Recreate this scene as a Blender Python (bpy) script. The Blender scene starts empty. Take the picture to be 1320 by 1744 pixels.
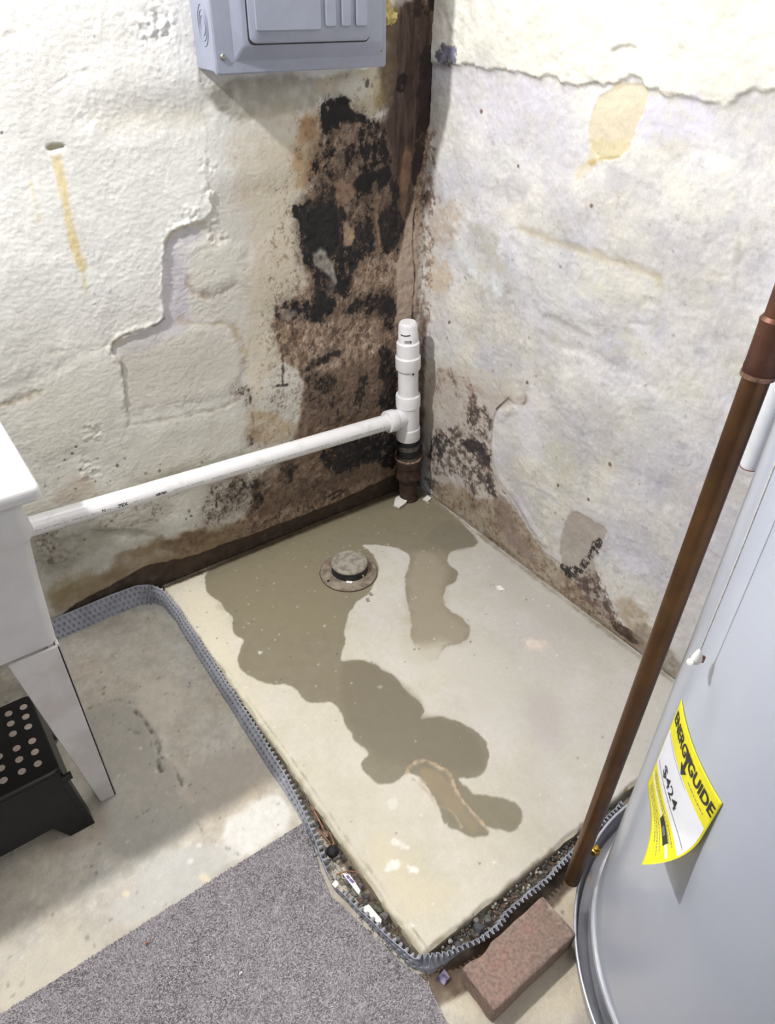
import bpy, bmesh, math, random
import numpy as np
from mathutils import Vector, Matrix

random.seed(7)
RNG = np.random.default_rng(7)
SC = bpy.context.scene
COL = SC.collection

# ------------------------------------------------------------------ camera
W, H, F = 1320.0, 1744.0, 1222.5
YAW, PITCH, ROLL = 0.64154, 0.63801, 0.01893
CAM = np.array([-1.30783, -1.59948, 1.40001])
_cy, _sy, _cp, _sp = math.cos(YAW), math.sin(YAW), math.cos(PITCH), math.sin(PITCH)
_fwd = np.array([_sy*_cp, _cy*_cp, -_sp])
_r0 = np.array([_cy, -_sy, 0.0]); _u0 = np.cross(_r0, _fwd)
_cr, _sr = math.cos(ROLL), math.sin(ROLL)
_right = _cr*_r0 + _sr*_u0; _up = -_sr*_r0 + _cr*_u0
camd = bpy.data.cameras.new('camera'); cam = bpy.data.objects.new('camera', camd); COL.objects.link(cam)
camd.sensor_fit = 'VERTICAL'; camd.sensor_height = 24.0; camd.lens = 24.0*F/H; camd.clip_start = 0.02
m = Matrix.Identity(4)
for i in range(3):
    m[i][0] = _right[i]; m[i][1] = _up[i]; m[i][2] = -_fwd[i]; m[i][3] = CAM[i]
cam.matrix_world = m
SC.camera = cam

def at(px, py, axis, val):
    """point of the photograph measured onto a known plane (axis = val), metres"""
    d = (px-W/2)/F*_right - (py-H/2)/F*_up + _fwd
    t = (val-CAM[axis])/d[axis]
    return CAM + t*d

# ------------------------------------------------------------------ light, world, exposure
wd = bpy.data.worlds.new('world'); SC.world = wd; wd.use_nodes = True
bg = wd.node_tree.nodes['Background']; bg.inputs[0].default_value = (0.965, 0.975, 1.0, 1); bg.inputs[1].default_value = 0.24
def lamp(name, kind, loc, power, size, color=(1, 1, 1), target=None):
    l = bpy.data.lights.new(name, kind); l.energy = power; l.color = color
    if kind == 'AREA': l.shape = 'DISK'; l.size = size
    else: l.shadow_soft_size = size
    o = bpy.data.objects.new(name, l); COL.objects.link(o); o.location = loc
    if target is not None:
        o.rotation_euler = (Vector(target)-Vector(loc)).to_track_quat('-Z', 'Y').to_euler()
    return o
lamp('ceiling_bulb', 'POINT', (-1.67, -0.37, 2.16), 132, 0.035, (1.0, 0.985, 0.965))
lamp('ceiling_fixture', 'AREA', (-0.60, -0.30, 2.35), 10, 0.40, (1.0, 0.985, 0.97), (-0.62, -0.45, 0.0))
lamp('added_fill', 'AREA', (-0.9, -2.3, 1.95), 7, 0.7, (1.0, 0.985, 0.96), (-0.6, -0.2, 0.7))  # added fill lamp behind the camera, brightens the walls from the front
SC.view_settings.view_transform = 'Standard'
try: SC.view_settings.look = 'None'
except Exception: pass
SC.view_settings.gamma = 1.0; SC.view_settings.use_curve_mapping = False
SC.view_settings.exposure = 0.0

# ------------------------------------------------------------------ numpy helpers
def lin(c):
    c = np.asarray(c, float)
    return np.where(c <= 0.04045, c/12.92, ((c+0.055)/1.055)**2.4)
def rgb(r, g, b): return tuple(float(v) for v in lin(np.array([r, g, b])/255.0))
def ss(a, b, x):
    t = np.clip((x-a)/(b-a+1e-12), 0, 1); return t*t*(3-2*t)
_tabs = {}
def vnoise(u, v, scale, seed=0):
    k = seed % 97
    if k not in _tabs: _tabs[k] = np.random.default_rng(1000+k).random((256, 256))
    T = _tabs[k]; x = u/scale+31.7*k; y = v/scale+17.3*k
    xi = np.floor(x).astype(int); yi = np.floor(y).astype(int)
    fx = x-xi; fy = y-yi; fx = fx*fx*(3-2*fx); fy = fy*fy*(3-2*fy)
    x0 = xi & 255; x1 = (xi+1) & 255; y0 = yi & 255; y1 = (yi+1) & 255
    return (T[y0, x0]*(1-fx)+T[y0, x1]*fx)*(1-fy)+(T[y1, x0]*(1-fx)+T[y1, x1]*fx)*fy
def fbm(u, v, scale, octs=4, seed=0, gain=0.55):
    s = 0; a = 1; tot = 0
    for o in range(octs):
        c, d = math.cos(o*1.1+seed), math.sin(o*1.1+seed)
        s = s + a*(vnoise(c*u-d*v, d*u+c*v, scale/2**o, seed+o*7)-0.5); tot += a*a*0.045; a *= gain
    return s/math.sqrt(tot)/2+0.0            # about -1..1, sd ~0.5

def chaikin(P, closed=True, it=2):
    P = np.asarray(P, float)
    for _ in range(it):
        if len(P) < 3: break
        A = P if closed else P[:-1]; B = np.roll(P, -1, 0) if closed else P[1:]
        Q = np.empty((2*len(A), 2)); Q[0::2] = 0.75*A+0.25*B; Q[1::2] = 0.25*A+0.75*B
        P = Q if closed else np.vstack([P[:1], Q, P[-1:]])
    return P
def zp(x0, y0, s, pts): return [(x0+u/s, y0+v/s) for u, v in pts]

class Surf:
    """a dense sheet of wall or floor: colour, relief and roughness worked out per vertex in metres"""
    def __init__(s, U, V, axis, const, order):
        s.U, s.V = U, V; s.nu, s.nv = len(U), len(V)
        u, v = np.meshgrid(U, V); s.u = u.ravel(); s.v = v.ravel()
        s.axis, s.const, s.order = axis, const, order
        n = s.u.size; s.c = np.zeros((n, 3)); s.h = np.zeros(n); s.r = np.full(n, 0.85)
    def loc(s, px):
        P = [at(x, y, s.axis, s.const) for x, y in px]
        return np.array([[p[s.order[0]], p[s.order[1]]] for p in P])
    def _sub(s, P, mg):
        lo = P.min(0)-mg; hi = P.max(0)+mg
        idx = np.nonzero((s.u >= lo[0]) & (s.u <= hi[0]) & (s.v >= lo[1]) & (s.v <= hi[1]))[0]
        return idx
    def _dist(s, P, x, y, closed):
        n = len(P); D = np.full(x.size, 1e9); inside = np.zeros(x.size, bool)
        for i in range(n if closed else n-1):
            a = P[i]; b = P[(i+1) % n]; e = b-a; L = e@e+1e-12
            t = np.clip(((x-a[0])*e[0]+(y-a[1])*e[1])/L, 0, 1)
            D = np.minimum(D, (x-a[0]-t*e[0])**2+(y-a[1]-t*e[1])**2)
            if closed:
                cnd = ((a[1] > y) != (b[1] > y))
                with np.errstate(divide='ignore', invalid='ignore'):
                    xx = a[0]+(y-a[1])*(b[0]-a[0])/(b[1]-a[1]+1e-15)
                inside ^= cnd & (x < xx)
        D = np.sqrt(D)
        return np.where(inside, D, -D) if closed else D
    def poly(s, px, feather=0.006, rag=0.006, rs=0.03, seed=1, grow=0.0, world=False):
        P = np.array(px, float) if world else chaikin(s.loc(px))
        idx = s._sub(P, feather+rag*2+abs(grow)+0.01); x = s.u[idx]; y = s.v[idx]
        d = s._dist(P, x, y, True)+grow+rag*fbm(x, y, rs, 4, seed)
        return idx, ss(-feather/2, feather/2, d)
    def line(s, px, width=0.006, feather=0.004, rag=0.003, rs=0.02, seed=2, world=False):
        P = np.array(px, float) if world else chaikin(s.loc(px), False)
        idx = s._sub(P, width+feather+rag*2+0.01); x = s.u[idx]; y = s.v[idx]
        d = width/2-s._dist(P, x, y, False)+rag*fbm(x, y, rs, 4, seed)
        return idx, ss(-feather/2, feather/2, d)
    def blob(s, cx, cy, rx, ry, rot=0, **k):
        c, d = math.cos(rot), math.sin(rot)
        return s.poly([(cx+rx*math.cos(t)*c-ry*math.sin(t)*d, cy+rx*math.cos(t)*d+ry*math.sin(t)*c) for t in np.linspace(0, 2*math.pi, 15)[:-1]], **k)
    def paint(s, mk, col, op=1.0, var=0.0, vs=0.01, seed=3):
        i, m = mk; m = m*op
        if var: m = np.clip(m*(1+var*fbm(s.u[i], s.v[i], vs, 3, seed)), 0, 1)
        s.c[i] = s.c[i]*(1-m[:, None])+np.array(col)/255.0*m[:, None]
    def mold(s, mk, cover, col=(34, 31, 31), op=1.0, sc=0.03, w=0.16, seed=5, stretch=1.0):
        i, m = mk; n = 0.5+0.40*fbm(s.u[i]*stretch, s.v[i], sc, 6, seed, 0.80)
        w = w*1.3; th = 1.0-cover*m*0.80; a = ss(th-w, th+w, n)*np.minimum(1, m*1.6)*op
        t = ss(0.35, 0.95, a)[:, None]; cc = np.array(col)/255.0*t+(np.array(col)/255.0*0.55+np.array([0.30, 0.23, 0.17]))*(1-t)
        cc = cc*(1+0.25*fbm(s.u[i], s.v[i], 0.02, 3, seed+2))[:, None]
        s.c[i] = s.c[i]*(1-a[:, None])+cc*a[:, None]
    def relief(s, mk, dh): i, m = mk; s.h[i] += dh*m
    def rough(s, mk, r): i, m = mk; s.r[i] = s.r[i]*(1-m)+r*m
    def build(s, name, mat, place, gain=1.0):
        n = s.u.size; co = place(s.u, s.v, s.h)
        me = bpy.data.meshes.new(name); nu, nv = s.nu, s.nv
        q = (nu-1)*(nv-1); ii, jj = np.meshgrid(np.arange(nu-1), np.arange(nv-1)); a = (jj*nu+ii).ravel()
        f = np.stack([a, a+1, a+nu+1, a+nu], 1).astype(np.int32)
        me.vertices.add(n); me.vertices.foreach_set('co', co.astype(np.float32).ravel())
        me.loops.add(q*4); me.loops.foreach_set('vertex_index', f.ravel())
        me.polygons.add(q); me.polygons.foreach_set('loop_start', (np.arange(q)*4).astype(np.int32)); me.polygons.foreach_set('loop_total', np.full(q, 4, np.int32))
        me.update(calc_edges=True); me.validate()
        me.polygons.foreach_set('use_smooth', np.ones(q, bool))
        at_ = me.color_attributes.new('Col', 'FLOAT_COLOR', 'POINT')
        rgba = np.concatenate([lin(np.clip(s.c, 0, 1))*gain, s.r[:, None]], 1).astype(np.float32)
        at_.data.foreach_set('color', rgba.ravel())
        me.materials.append(mat)
        o = bpy.data.objects.new(name, me); COL.objects.link(o); return o

# ------------------------------------------------------------------ materials
def node_mat(name): 
    mt = bpy.data.materials.new(name); mt.use_nodes = True
    return mt, mt.node_tree, mt.node_tree.nodes['Principled BSDF']
def surf_mat(name, nscale, bump, grain, dist=0.001):
    mt, nt, b = node_mat(name); N = nt.nodes; L = nt.links
    a = N.new('ShaderNodeVertexColor'); a.layer_name = 'Col'
    tc = N.new('ShaderNodeTexCoord'); no = N.new('ShaderNodeTexNoise'); no.inputs['Scale'].default_value = nscale; no.inputs['Detail'].default_value = 6; no.inputs['Roughness'].default_value = 0.65
    L.new(tc.outputs['Object'], no.inputs['Vector'])
    mr = N.new('ShaderNodeMapRange'); mr.inputs[1].default_value = 0.3; mr.inputs[2].default_value = 0.7; mr.inputs[3].default_value = 1-grain; mr.inputs[4].default_value = 1+grain
    L.new(no.outputs['Fac'], mr.inputs[0])
    mx = N.new('ShaderNodeMix'); mx.data_type = 'RGBA'; mx.blend_type = 'MULTIPLY'; mx.inputs[0].default_value = 1
    L.new(a.outputs['Color'], mx.inputs[6]); L.new(mr.outputs[0], mx.inputs[7]); L.new(mx.outputs[2], b.inputs['Base Color'])
    L.new(a.outputs['Alpha'], b.inputs['Roughness'])
    bp = N.new('ShaderNodeBump'); bp.inputs['Strength'].default_value = bump; bp.inputs['Distance'].default_value = dist
    L.new(no.outputs['Fac'], bp.inputs['Height']); L.new(bp.outputs[0], b.inputs['Normal'])
    return mt
def mat(name, c, rough=0.5, metal=0.0, var=0.0, vs=40.0, c2=None, bump=0.0, coat=0.0, thr=(0.42, 0.62)):
    mt, nt, b = node_mat(name); N = nt.nodes; L = nt.links
    b.inputs['Base Color'].default_value = (*rgb(*c), 1); b.inputs['Roughness'].default_value = rough; b.inputs['Metallic'].default_value = metal
    b.inputs['Coat Weight'].default_value = coat
    tc = N.new('ShaderNodeTexCoord'); no = N.new('ShaderNodeTexNoise'); no.inputs['Scale'].default_value = vs; no.inputs['Detail'].default_value = 5; no.inputs['Roughness'].default_value = 0.6
    L.new(tc.outputs['Object'], no.inputs['Vector'])
    rp = N.new('ShaderNodeValToRGB'); rp.color_ramp.elements[0].position = thr[0]; rp.color_ramp.elements[1].position = thr[1]
    c2 = c2 or tuple(x*(1-var) for x in c)
    rp.color_ramp.elements[0].color = (*rgb(*c), 1); rp.color_ramp.elements[1].color = (*rgb(*c2), 1)
    L.new(no.outputs['Fac'], rp.inputs[0]); L.new(rp.outputs[0], b.inputs['Base Color'])
    if bump:
        bp = N.new('ShaderNodeBump'); bp.inputs['Strength'].default_value = bump; bp.inputs['Distance'].default_value = 0.001
        L.new(no.outputs['Fac'], bp.inputs['Height']); L.new(bp.outputs[0], b.inputs['Normal'])
    return mt

M = dict(
    wall=surf_mat('old_wall_paint', 330, 0.55, 0.07),
    slab=surf_mat('slab_concrete', 420, 0.18, 0.06),
    floor=surf_mat('floor_concrete', 380, 0.35, 0.09),
    pvc=mat('white_pvc', (238, 238, 240), 0.28, 0, 0.03, 12),
    pvc_dirty=mat('dusty_white_pvc', (236, 235, 236), 0.3, 0, 0, 18, (205, 200, 192), thr=(0.55, 0.75)),
    ink=mat('black_print', (52, 52, 60), 0.6, 0, 0.2),
    ink_soft=mat('faded_print', (128, 128, 138), 0.6, 0, 0.2, 300),
    rubber=mat('black_rubber', (26, 26, 30), 0.45, 0, 0.25, 60),
    clamp=mat('dull_steel_clamp', (122, 118, 112), 0.42, 0.8, 0.3, 80),
    iron=mat('rusty_iron', (78, 56, 46), 0.75, 0.1, 0, 55, (44, 32, 28), 0.6, thr=(0.35, 0.65)),
    iron_lip=mat('pale_rust', (150, 128, 110), 0.8, 0, 0, 120, (84, 60, 48), 0.5),
    panel=mat('grey_panel_paint', (144, 149, 166), 0.38, 0.0, 0.03, 30),
    screw=mat('screw_steel', (150, 148, 140), 0.35, 0.7, 0.3, 200),
    foam=mat('yellow_foam', (206, 190, 122), 0.8, 0, 0, 60, (170, 150, 92), 0.8),
    copper=mat('tarnished_copper', (116, 84, 54), 0.36, 0.75, 0, 9, (76, 54, 40), thr=(0.35, 0.7)),
    copper_old=mat('dark_old_copper', (98, 66, 50), 0.5, 0.6, 0, 16, (74, 48, 40), 0.2),
    solder=mat('solder_ring', (150, 118, 98), 0.45, 0.6, 0.3, 120),
    tank=mat('pale_grey_enamel', (184, 190, 204), 0.3, 0.0, 0.02, 4, coat=0.25),
    tank_dark=mat('grey_steel_band', (150, 152, 160), 0.35, 0.3, 0.05, 10),
    pan=mat('aluminium_pan', (186, 188, 196), 0.34, 0.55, 0.08, 14),
    pan_rim=mat('pan_rim_bright', (205, 207, 214), 0.3, 0.5, 0.05, 14),
    brass=mat('brass', (205, 160, 70), 0.3, 0.9, 0.3, 90),
    yellow=mat('label_yellow', (238, 228, 40), 0.45, 0, 0.04, 20),
    white=mat('label_white', (232, 234, 244), 0.45, 0, 0.02, 20),
    tub=mat('white_tub_plastic', (214, 213, 214), 0.45, 0, 0, 10, (206, 204, 204)),
    leg=mat('tub_leg_plastic', (218, 215, 214), 0.5, 0, 0, 14, (206, 200, 197)),
    stool=mat('black_stool_plastic', (20, 20, 23), 0.4, 0, 0.3, 40),
    dot=mat('anti_slip_dots', (205, 190, 178), 0.6, 0, 0.06, 80),
    membrane=mat('grey_dimpled_plastic', (172, 175, 187), 0.4, 0, 0.1, 18),
    brick=mat('red_brown_brick', (150, 118, 108), 0.85, 0, 0, 26, (122, 92, 80), 0.7, thr=(0.38, 0.66)),
    drain=mat('drain_cap_grey', (158, 152, 138), 0.75, 0, 0, 70, (120, 116, 106), 0.5),
    drain_side=mat('drain_cap_side', (40, 40, 46), 0.5, 0, 0.4, 80),
    flange=mat('drain_flange', (150, 138, 122), 0.8, 0, 0, 45, (112, 100, 86), 0.4),
    rust_edge=mat('rust_edge', (92, 66, 48), 0.85, 0, 0.3, 60),
    chip=mat('white_paint_chip', (238, 236, 230), 0.7, 0, 0.04, 60),
    rust=mat('rust_spot', (150, 100, 78), 0.7, 0, 0.3, 80),
    cord=mat('white_cord', (205, 203, 198), 0.7, 0, 0.1, 200),
    carpet=mat('grey_carpet_backing', (170, 165, 168), 0.95, 0, 0, 300, (150, 145, 148), 0.8),
    twig=mat('orange_twig', (178, 124, 92), 0.8, 0, 0.3, 80),
    darklump=mat('black_lump', (24, 22, 24), 0.7, 0, 0.3, 80, bump=0.8),
    wrapper=mat('foil_wrapper', (70, 62, 92), 0.25, 0.3, 0, 60, (170, 160, 186)),
    purple=mat('purple_print', (128, 104, 166), 0.6, 0, 0.2, 90),
    white_pipe=mat('white_enamel_pipe', (226, 228, 234), 0.3, 0, 0.04, 12),
)
stone_cols = [(92, 92, 98), (126, 122, 118), (150, 146, 134), (60, 58, 62), (176, 172, 160), (120, 96, 84), (104, 110, 96), (200, 196, 188)]
STONE = [mat('pebble_stone_%s' % n, c, 0.8, 0, 0, 120, tuple(x*0.72 for x in c), 0.6) for n, c in zip(('slate', 'grey', 'buff', 'charcoal', 'pale', 'brown', 'green', 'white'), stone_cols)]

# ------------------------------------------------------------------ object helpers
def smooth(me, ang=35):
    me.polygons.foreach_set('use_smooth', [True]*len(me.polygons))
    me.set_sharp_from_angle(angle=math.radians(ang))
def link(name, me, parent=None):
    o = bpy.data.objects.new(name, me); COL.objects.link(o)
    if parent is not None: o.parent = parent
    return o
def tag(o, label=None, cat=None, group=None, kind=None):
    if label: o['label'] = label
    if cat: o['category'] = cat
    if group: o['group'] = group
    if kind: o['kind'] = kind
    return o
def thing(name, label, cat, loc=(0, 0, 0), group=None):
    o = bpy.data.objects.new(name, None); o.empty_display_size = 0.05; COL.objects.link(o); o.location = loc
    return tag(o, label, cat, group)

class MB:
    def __init__(s): s.v = []; s.f = []
    def add(s, v, f): n = len(s.v); s.v += [tuple(map(float, p)) for p in v]; s.f += [tuple(i+n for i in q) for q in f]; return s
    def box(s, lo, hi):
        x0, y0, z0 = lo; x1, y1, z1 = hi
        return s.add([(x0, y0, z0), (x1, y0, z0), (x1, y1, z0), (x0, y1, z0), (x0, y0, z1), (x1, y0, z1), (x1, y1, z1), (x0, y1, z1)],
                     [(0, 3, 2, 1), (4, 5, 6, 7), (0, 1, 5, 4), (1, 2, 6, 5), (2, 3, 7, 6), (3, 0, 4, 7)])
    def loft(s, rings, cap0=True, cap1=True, closed=True):
        n = len(rings[0]); base = len(s.v); F_ = []
        for k in range(len(rings)-1):
            for i in range(n if closed else n-1):
                j = (i+1) % n; F_.append((k*n+i, k*n+j, (k+1)*n+j, (k+1)*n+i))
        if cap0: F_.append(tuple(range(n))[::-1])
        if cap1: F_.append(tuple((len(rings)-1)*n+i for i in range(n)))
        return s.add([p for r in rings for p in r], F_)
    def lathe(s, prof, a, b, seg=32, cap=True):
        """prof: (distance along a->b in metres, radius)"""
        a = Vector(a); d = (Vector(b)-a).normalized(); t = Vector((0, 0, 1)) if abs(d.z) < 0.9 else Vector((1, 0, 0))
        e = d.cross(t).normalized(); g = d.cross(e)
        R_ = [[a+d*h+(e*math.cos(q)+g*math.sin(q))*r for q in [2*math.pi*i/seg for i in range(seg)]] for h, r in prof]
        return s.loft(R_, cap, cap)
    def tube(s, path, r, seg=10, cap=True):
        P = [Vector(p) for p in path]; R_ = []; prev = None
        for i, p in enumerate(P):
            d = (P[min(i+1, len(P)-1)]-P[max(i-1, 0)]).normalized()
            t = prev if prev is not None else (Vector((0, 0, 1)) if abs(d.z) < 0.9 else Vector((1, 0, 0)))
            e = d.cross(t).normalized(); g = e.cross(d).normalized(); prev = g
            rr = r[i] if isinstance(r, (list, tuple)) else r
            R_.append([p+(e*math.cos(q)+g*math.sin(q))*rr for q in [2*math.pi*k/seg for k in range(seg)]])
        return s.loft(R_, cap, cap)
    def build(s, name, m_, parent=None, ang=35, bevel=0, recalc=True):
        me = bpy.data.meshes.new(name); me.from_pydata(s.v, [], s.f); me.update()
        if recalc:
            bm = bmesh.new(); bm.from_mesh(me); bmesh.ops.recalc_face_normals(bm, faces=bm.faces); bm.to_mesh(me); bm.free()
        me.materials.append(m_); smooth(me, ang); o = link(name, me, parent)
        if bevel:
            b = o.modifiers.new('bevel', 'BEVEL'); b.width = bevel; b.segments = 3; b.limit_method = 'ANGLE'; b.angle_limit = math.radians(40)
        return o

def text_mesh(body, size, extr=0.0, bold=0.0, sx=1.0):
    cu = bpy.data.curves.new('lettering', 'FONT'); cu.body = body; cu.size = size; cu.offset = bold; cu.align_x = 'CENTER'; cu.align_y = 'CENTER'; cu.resolution_u = 3
    o = bpy.data.objects.new('lettering', cu); COL.objects.link(o)
    dg = bpy.context.evaluated_depsgraph_get(); dg.update()
    me = o.evaluated_get(dg).to_mesh(); v = [(p.co.x*sx, p.co.y) for p in me.vertices]; f = [tuple(q.vertices) for q in me.polygons]
    o.evaluated_get(dg).to_mesh_clear(); bpy.data.objects.remove(o); bpy.data.curves.remove(cu)
    return v, f

ZF = -0.025          # level of the older floor around the slab
def axis(fine, far0=None, far1=None, step=0.06):
    A = list(fine)
    if far0 is not None: A = list(np.arange(far0, fine[0]-step*0.5, step))+A
    if far1 is not None: A = A+list(np.arange(fine[-1]+step, far1+step, step))
    return np.array(A)

# ================================================================== LEFT WALL (plane y = 0)
STP = 0.0026
S = Surf(axis(np.arange(-1.72, 0.031, STP), -3.0), axis(np.arange(-0.09, 1.52, STP), None, 2.45), 1, 0.0, (0, 2))
u, v = S.u, S.v
def Z1(p): return zp(250, 0, 2.588, p)       # crop frames used while measuring
def Z2(p): return zp(0, 0, 2.49, p)
def ZA(p): return zp(440, 300, 4.36, p)
def ZB(p): return zp(440, 150, 4.125, p)
def ZC(p): return zp(380, 600, 3.882, p)
def ZD(p): return zp(0, 650, 3.143, p)
def ZE(p): return zp(180, 300, 4.36, p)
base = np.array([228, 227, 223])/255
low = ss(1.05, 0.25, v)[:, None]
S.c[:] = base*(1-low)+np.array([206, 203, 192])/255*low
S.c += (0.028*fbm(u, v, 0.14, 3, 11))[:, None]*np.array([1, 1, 1.1])
S.c += (0.020*fbm(u, v, 0.02, 4, 12, 0.8))[:, None]
S.c += (0.035*ss(0.7, 0.2, v)*fbm(u, v, 0.05, 4, 13, 0.7))[:, None]*np.array([0.9, 1, 1.15])
S.h[:] = 0.0022*fbm(u, v, 0.16, 2, 21)+0.00028*fbm(u, v, 0.016, 2, 22)+0.00038*fbm(u*1.0, v*1.5, 0.006, 2, 23)
# exposed thinner coat and the thick coat left of it
thin = S.poly([(330, 100), (352, 200), (352, 300), (360, 360), (345, 378), (318, 384), (298, 392), (282, 412), (279, 440), (277, 500), (281, 540), (262, 556), (235, 566), (205, 578), (193, 590), (191, 604), (205, 618), (211, 655), (215, 700), (222, 735), (150, 800), (60, 900), (100, 1060), (300, 990), (720, 830), (745, -60), (340, -60)], 0.007, 0.005, 0.03, 31)
thin = (thin[0], thin[1]*ss(0.47, 0.60, v[thin[0]])*(0.12+0.88*ss(1.06, 0.985, v[thin[0]])))
S.relief(thin, -0.0065)
S.paint(thin, (208, 204, 196), 0.85)
S.paint(S.poly([(280, 410), (320, 388), (350, 385), (345, 420), (322, 450), (322, 520), (330, 560), (270, 585), (205, 612), (193, 598), (235, 566), (281, 542), (277, 480)], 0.012, 0.006), (198, 194, 202), 0.8)
lip = S.line(ZE([(820, 330), (700, 370), (560, 360), (490, 410), (430, 520), (430, 700), (430, 900), (430, 1060), (380, 1110), (200, 1140), (70, 1190), (30, 1290)]), 0.010, 0.006, 0.004, 0.012, 33)
S.relief(lip, 0.0022)
S.paint(S.line(ZE([(740, 350), (560, 375), (490, 420), (440, 540)]), 0.006, 0.006, 0.002), (176, 160, 142), 0.5)
S.paint(S.line(ZE([(440, 1060), (390, 1105), (300, 1120), (180, 1160), (80, 1195), (45, 1270), (60, 1330), (110, 1370), (130, 1480), (150, 1600), (160, 1744)]), 0.004, 0.004, 0.003), (140, 128, 122), 0.7)
# stones showing through: rounded relief, joints between them
for px, dh, col in [
    (ZE([(540, 560), (620, 470), (740, 430), (900, 470), (1020, 560), (1030, 700), (960, 800), (860, 870), (740, 890), (660, 830), (600, 740)]), 0.0050, (222, 219, 206)),
    (ZE([(110, 1330), (160, 1220), (420, 1170), (600, 1140), (780, 1140), (960, 1200), (1030, 1350), (1030, 1500), (900, 1600), (640, 1660), (380, 1744), (160, 1744), (110, 1500)]), 0.0045, (204, 199, 188)),
    ([(240, 735), (330, 712), (400, 700), (425, 745), (400, 780), (250, 822), (215, 790)], 0.0035, (206, 202, 190)),
    ([(430, 600), (470, 560), (478, 620), (475, 690), (440, 740), (428, 700)], 0.003, (206, 204, 192)),
    ([(430, 420), (500, 400), (520, 480), (470, 520), (420, 520), (418, 450)], 0.003, (214, 208, 194)),
    ([(70, 640), (150, 600), (200, 625), (205, 700), (150, 760), (60, 790), (20, 720)], 0.003, (214, 211, 198)),
    ([(-60, 480), (60, 440), (180, 470), (190, 560), (60, 640), (-60, 660)], 0.003, None)]:
    mk = S.poly(px, 0.045, 0.012, 0.05, 41); S.relief(mk, dh*0.8)
    if col: S.paint(mk, col, 0.5)
for px, w, dh, col, op in [
    (ZE([(620, 760), (650, 880), (740, 905), (860, 880), (980, 800)]), 0.010, -0.0035, (176, 158, 140), 0.5),
    (ZE([(560, 1060), (620, 1100), (780, 1110), (900, 1090), (1000, 1180), (1040, 1300), (1050, 1480)]), 0.012, -0.003, (176, 160, 128), 0.6),
    (ZE([(1130, 1160), (1080, 1240), (1060, 1480)]), 0.008, -0.001, (178, 160, 118), 0.5),
    ([(215, 725), (330, 707), (400, 690), (424, 660)], 0.008, -0.003, (168, 158, 146), 0.4),
    ([(0, 690), (30, 682), (50, 672), (70, 665)], 0.008, -0.003, (150, 135, 110), 0.6),
    ([(70, 605), (130, 592), (190, 588)], 0.005, -0.002, (178, 166, 140), 0.4),
    ([(35, 395), (60, 398), (80, 390)], 0.003, -0.0015, (180, 176, 168), 0.5),
    ([(75, 160), (110, 130), (150, 118)], 0.003, -0.002, (196, 190, 176), 0.5),
    ([(0, 68), (25, 58)], 0.003, -0.002, (190, 186, 176), 0.5),
    (zp(0, 0, 2.49, [(300, 1480), (420, 1490), (470, 1440)]), 0.006, -0.002, (190, 180, 150), 0.4)]:
    mk = S.line(px, w, w*1.6, 0.006, 0.03, 43); S.relief(mk, dh*0.5); S.paint(mk, col, op*0.8, 0.8, 0.012)
# rough crumbly spots in the paint
S.h += 0.0007*np.clip(fbm(u, v*1.3, 0.009, 3, 24, 0.7), 0, 2)*ss(-0.2, 0.8, fbm(u, v, 0.12, 2, 25))
S.c -= (0.10*ss(0.55, 1.3, fbm(u, v, 0.011, 4, 26, 0.85))*ss(0.75, 0.25, v))[:, None]*np.array([0.9, 1, 1.1])
for cx, cy, r_ in [(355, 330, 13), (370, 405, 22), (330, 372, 20), (352, 285, 14), (150, 800, 22), (320, 930, 30), (100, 930, 40), (260, 55, 30), (270, 30, 26), (160, 735, 20)]:
    i, m_ = S.blob(cx, cy, r_, r_*0.9, feather=0.02, rag=0.01); S.h[i] += m_*0.0022*fbm(u[i], v[i], 0.012, 3, 51)
S.relief(S.blob(361, 330, 6, 6, feather=0.004, rag=0.002), 0.004); S.paint(S.blob(361, 330, 6, 6, feather=0.003, rag=0.002), (238, 236, 228), 0.9)
# yellow drip from a filled hole
S.paint(S.line([(96, 262), (101, 290), (112, 345), (121, 395), (133, 440), (140, 455)], 0.017, 0.010, 0.002), (222, 202, 150), 0.78, 0.12, 0.02)
S.paint(S.line([(141, 462), (146, 500)], 0.007, 0.008, 0.003), (206, 200, 150), 0.55)
S.paint(S.line([(52, 310), (62, 350), (66, 375)], 0.004, 0.006, 0.002), (222, 208, 160), 0.5)
h_ = S.blob(95, 251, 15, 6, -0.1, feather=0.005, rag=0.002); S.relief(h_, -0.006); S.paint(h_, (164, 158, 128), 0.8)
S.paint(S.blob(99, 259, 12, 5, -0.4, feather=0.003, rag=0.002), (238, 238, 236), 0.8)
# a shallow hollow and grey wash by the panel, soft shadow painted in
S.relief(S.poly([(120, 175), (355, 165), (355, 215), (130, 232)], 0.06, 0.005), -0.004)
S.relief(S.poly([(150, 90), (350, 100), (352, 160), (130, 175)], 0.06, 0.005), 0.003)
S.paint(S.poly([(160, 190), (350, 180), (350, 212), (170, 222)], 0.05, 0.008), (206, 199, 180), 0.5)  # soft shadow band left of the panel, put into the wall colour
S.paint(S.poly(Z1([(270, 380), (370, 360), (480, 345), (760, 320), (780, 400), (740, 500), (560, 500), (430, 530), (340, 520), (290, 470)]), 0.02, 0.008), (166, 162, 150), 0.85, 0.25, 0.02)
S.paint(S.poly(Z1([(280, 400), (370, 400), (370, 470), (330, 520), (285, 470)]), 0.014, 0.006), (142, 139, 132), 0.7)  # panel's soft shadow at its lower left corner, painted on the wall
S.paint(S.poly(Z1([(740, 330), (1040, 300), (1130, 250), (1130, 420), (1050, 500), (990, 520), (900, 470), (760, 440)]), 0.012, 0.006), (184, 176, 154), 0.9, 0.2, 0.02)
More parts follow.
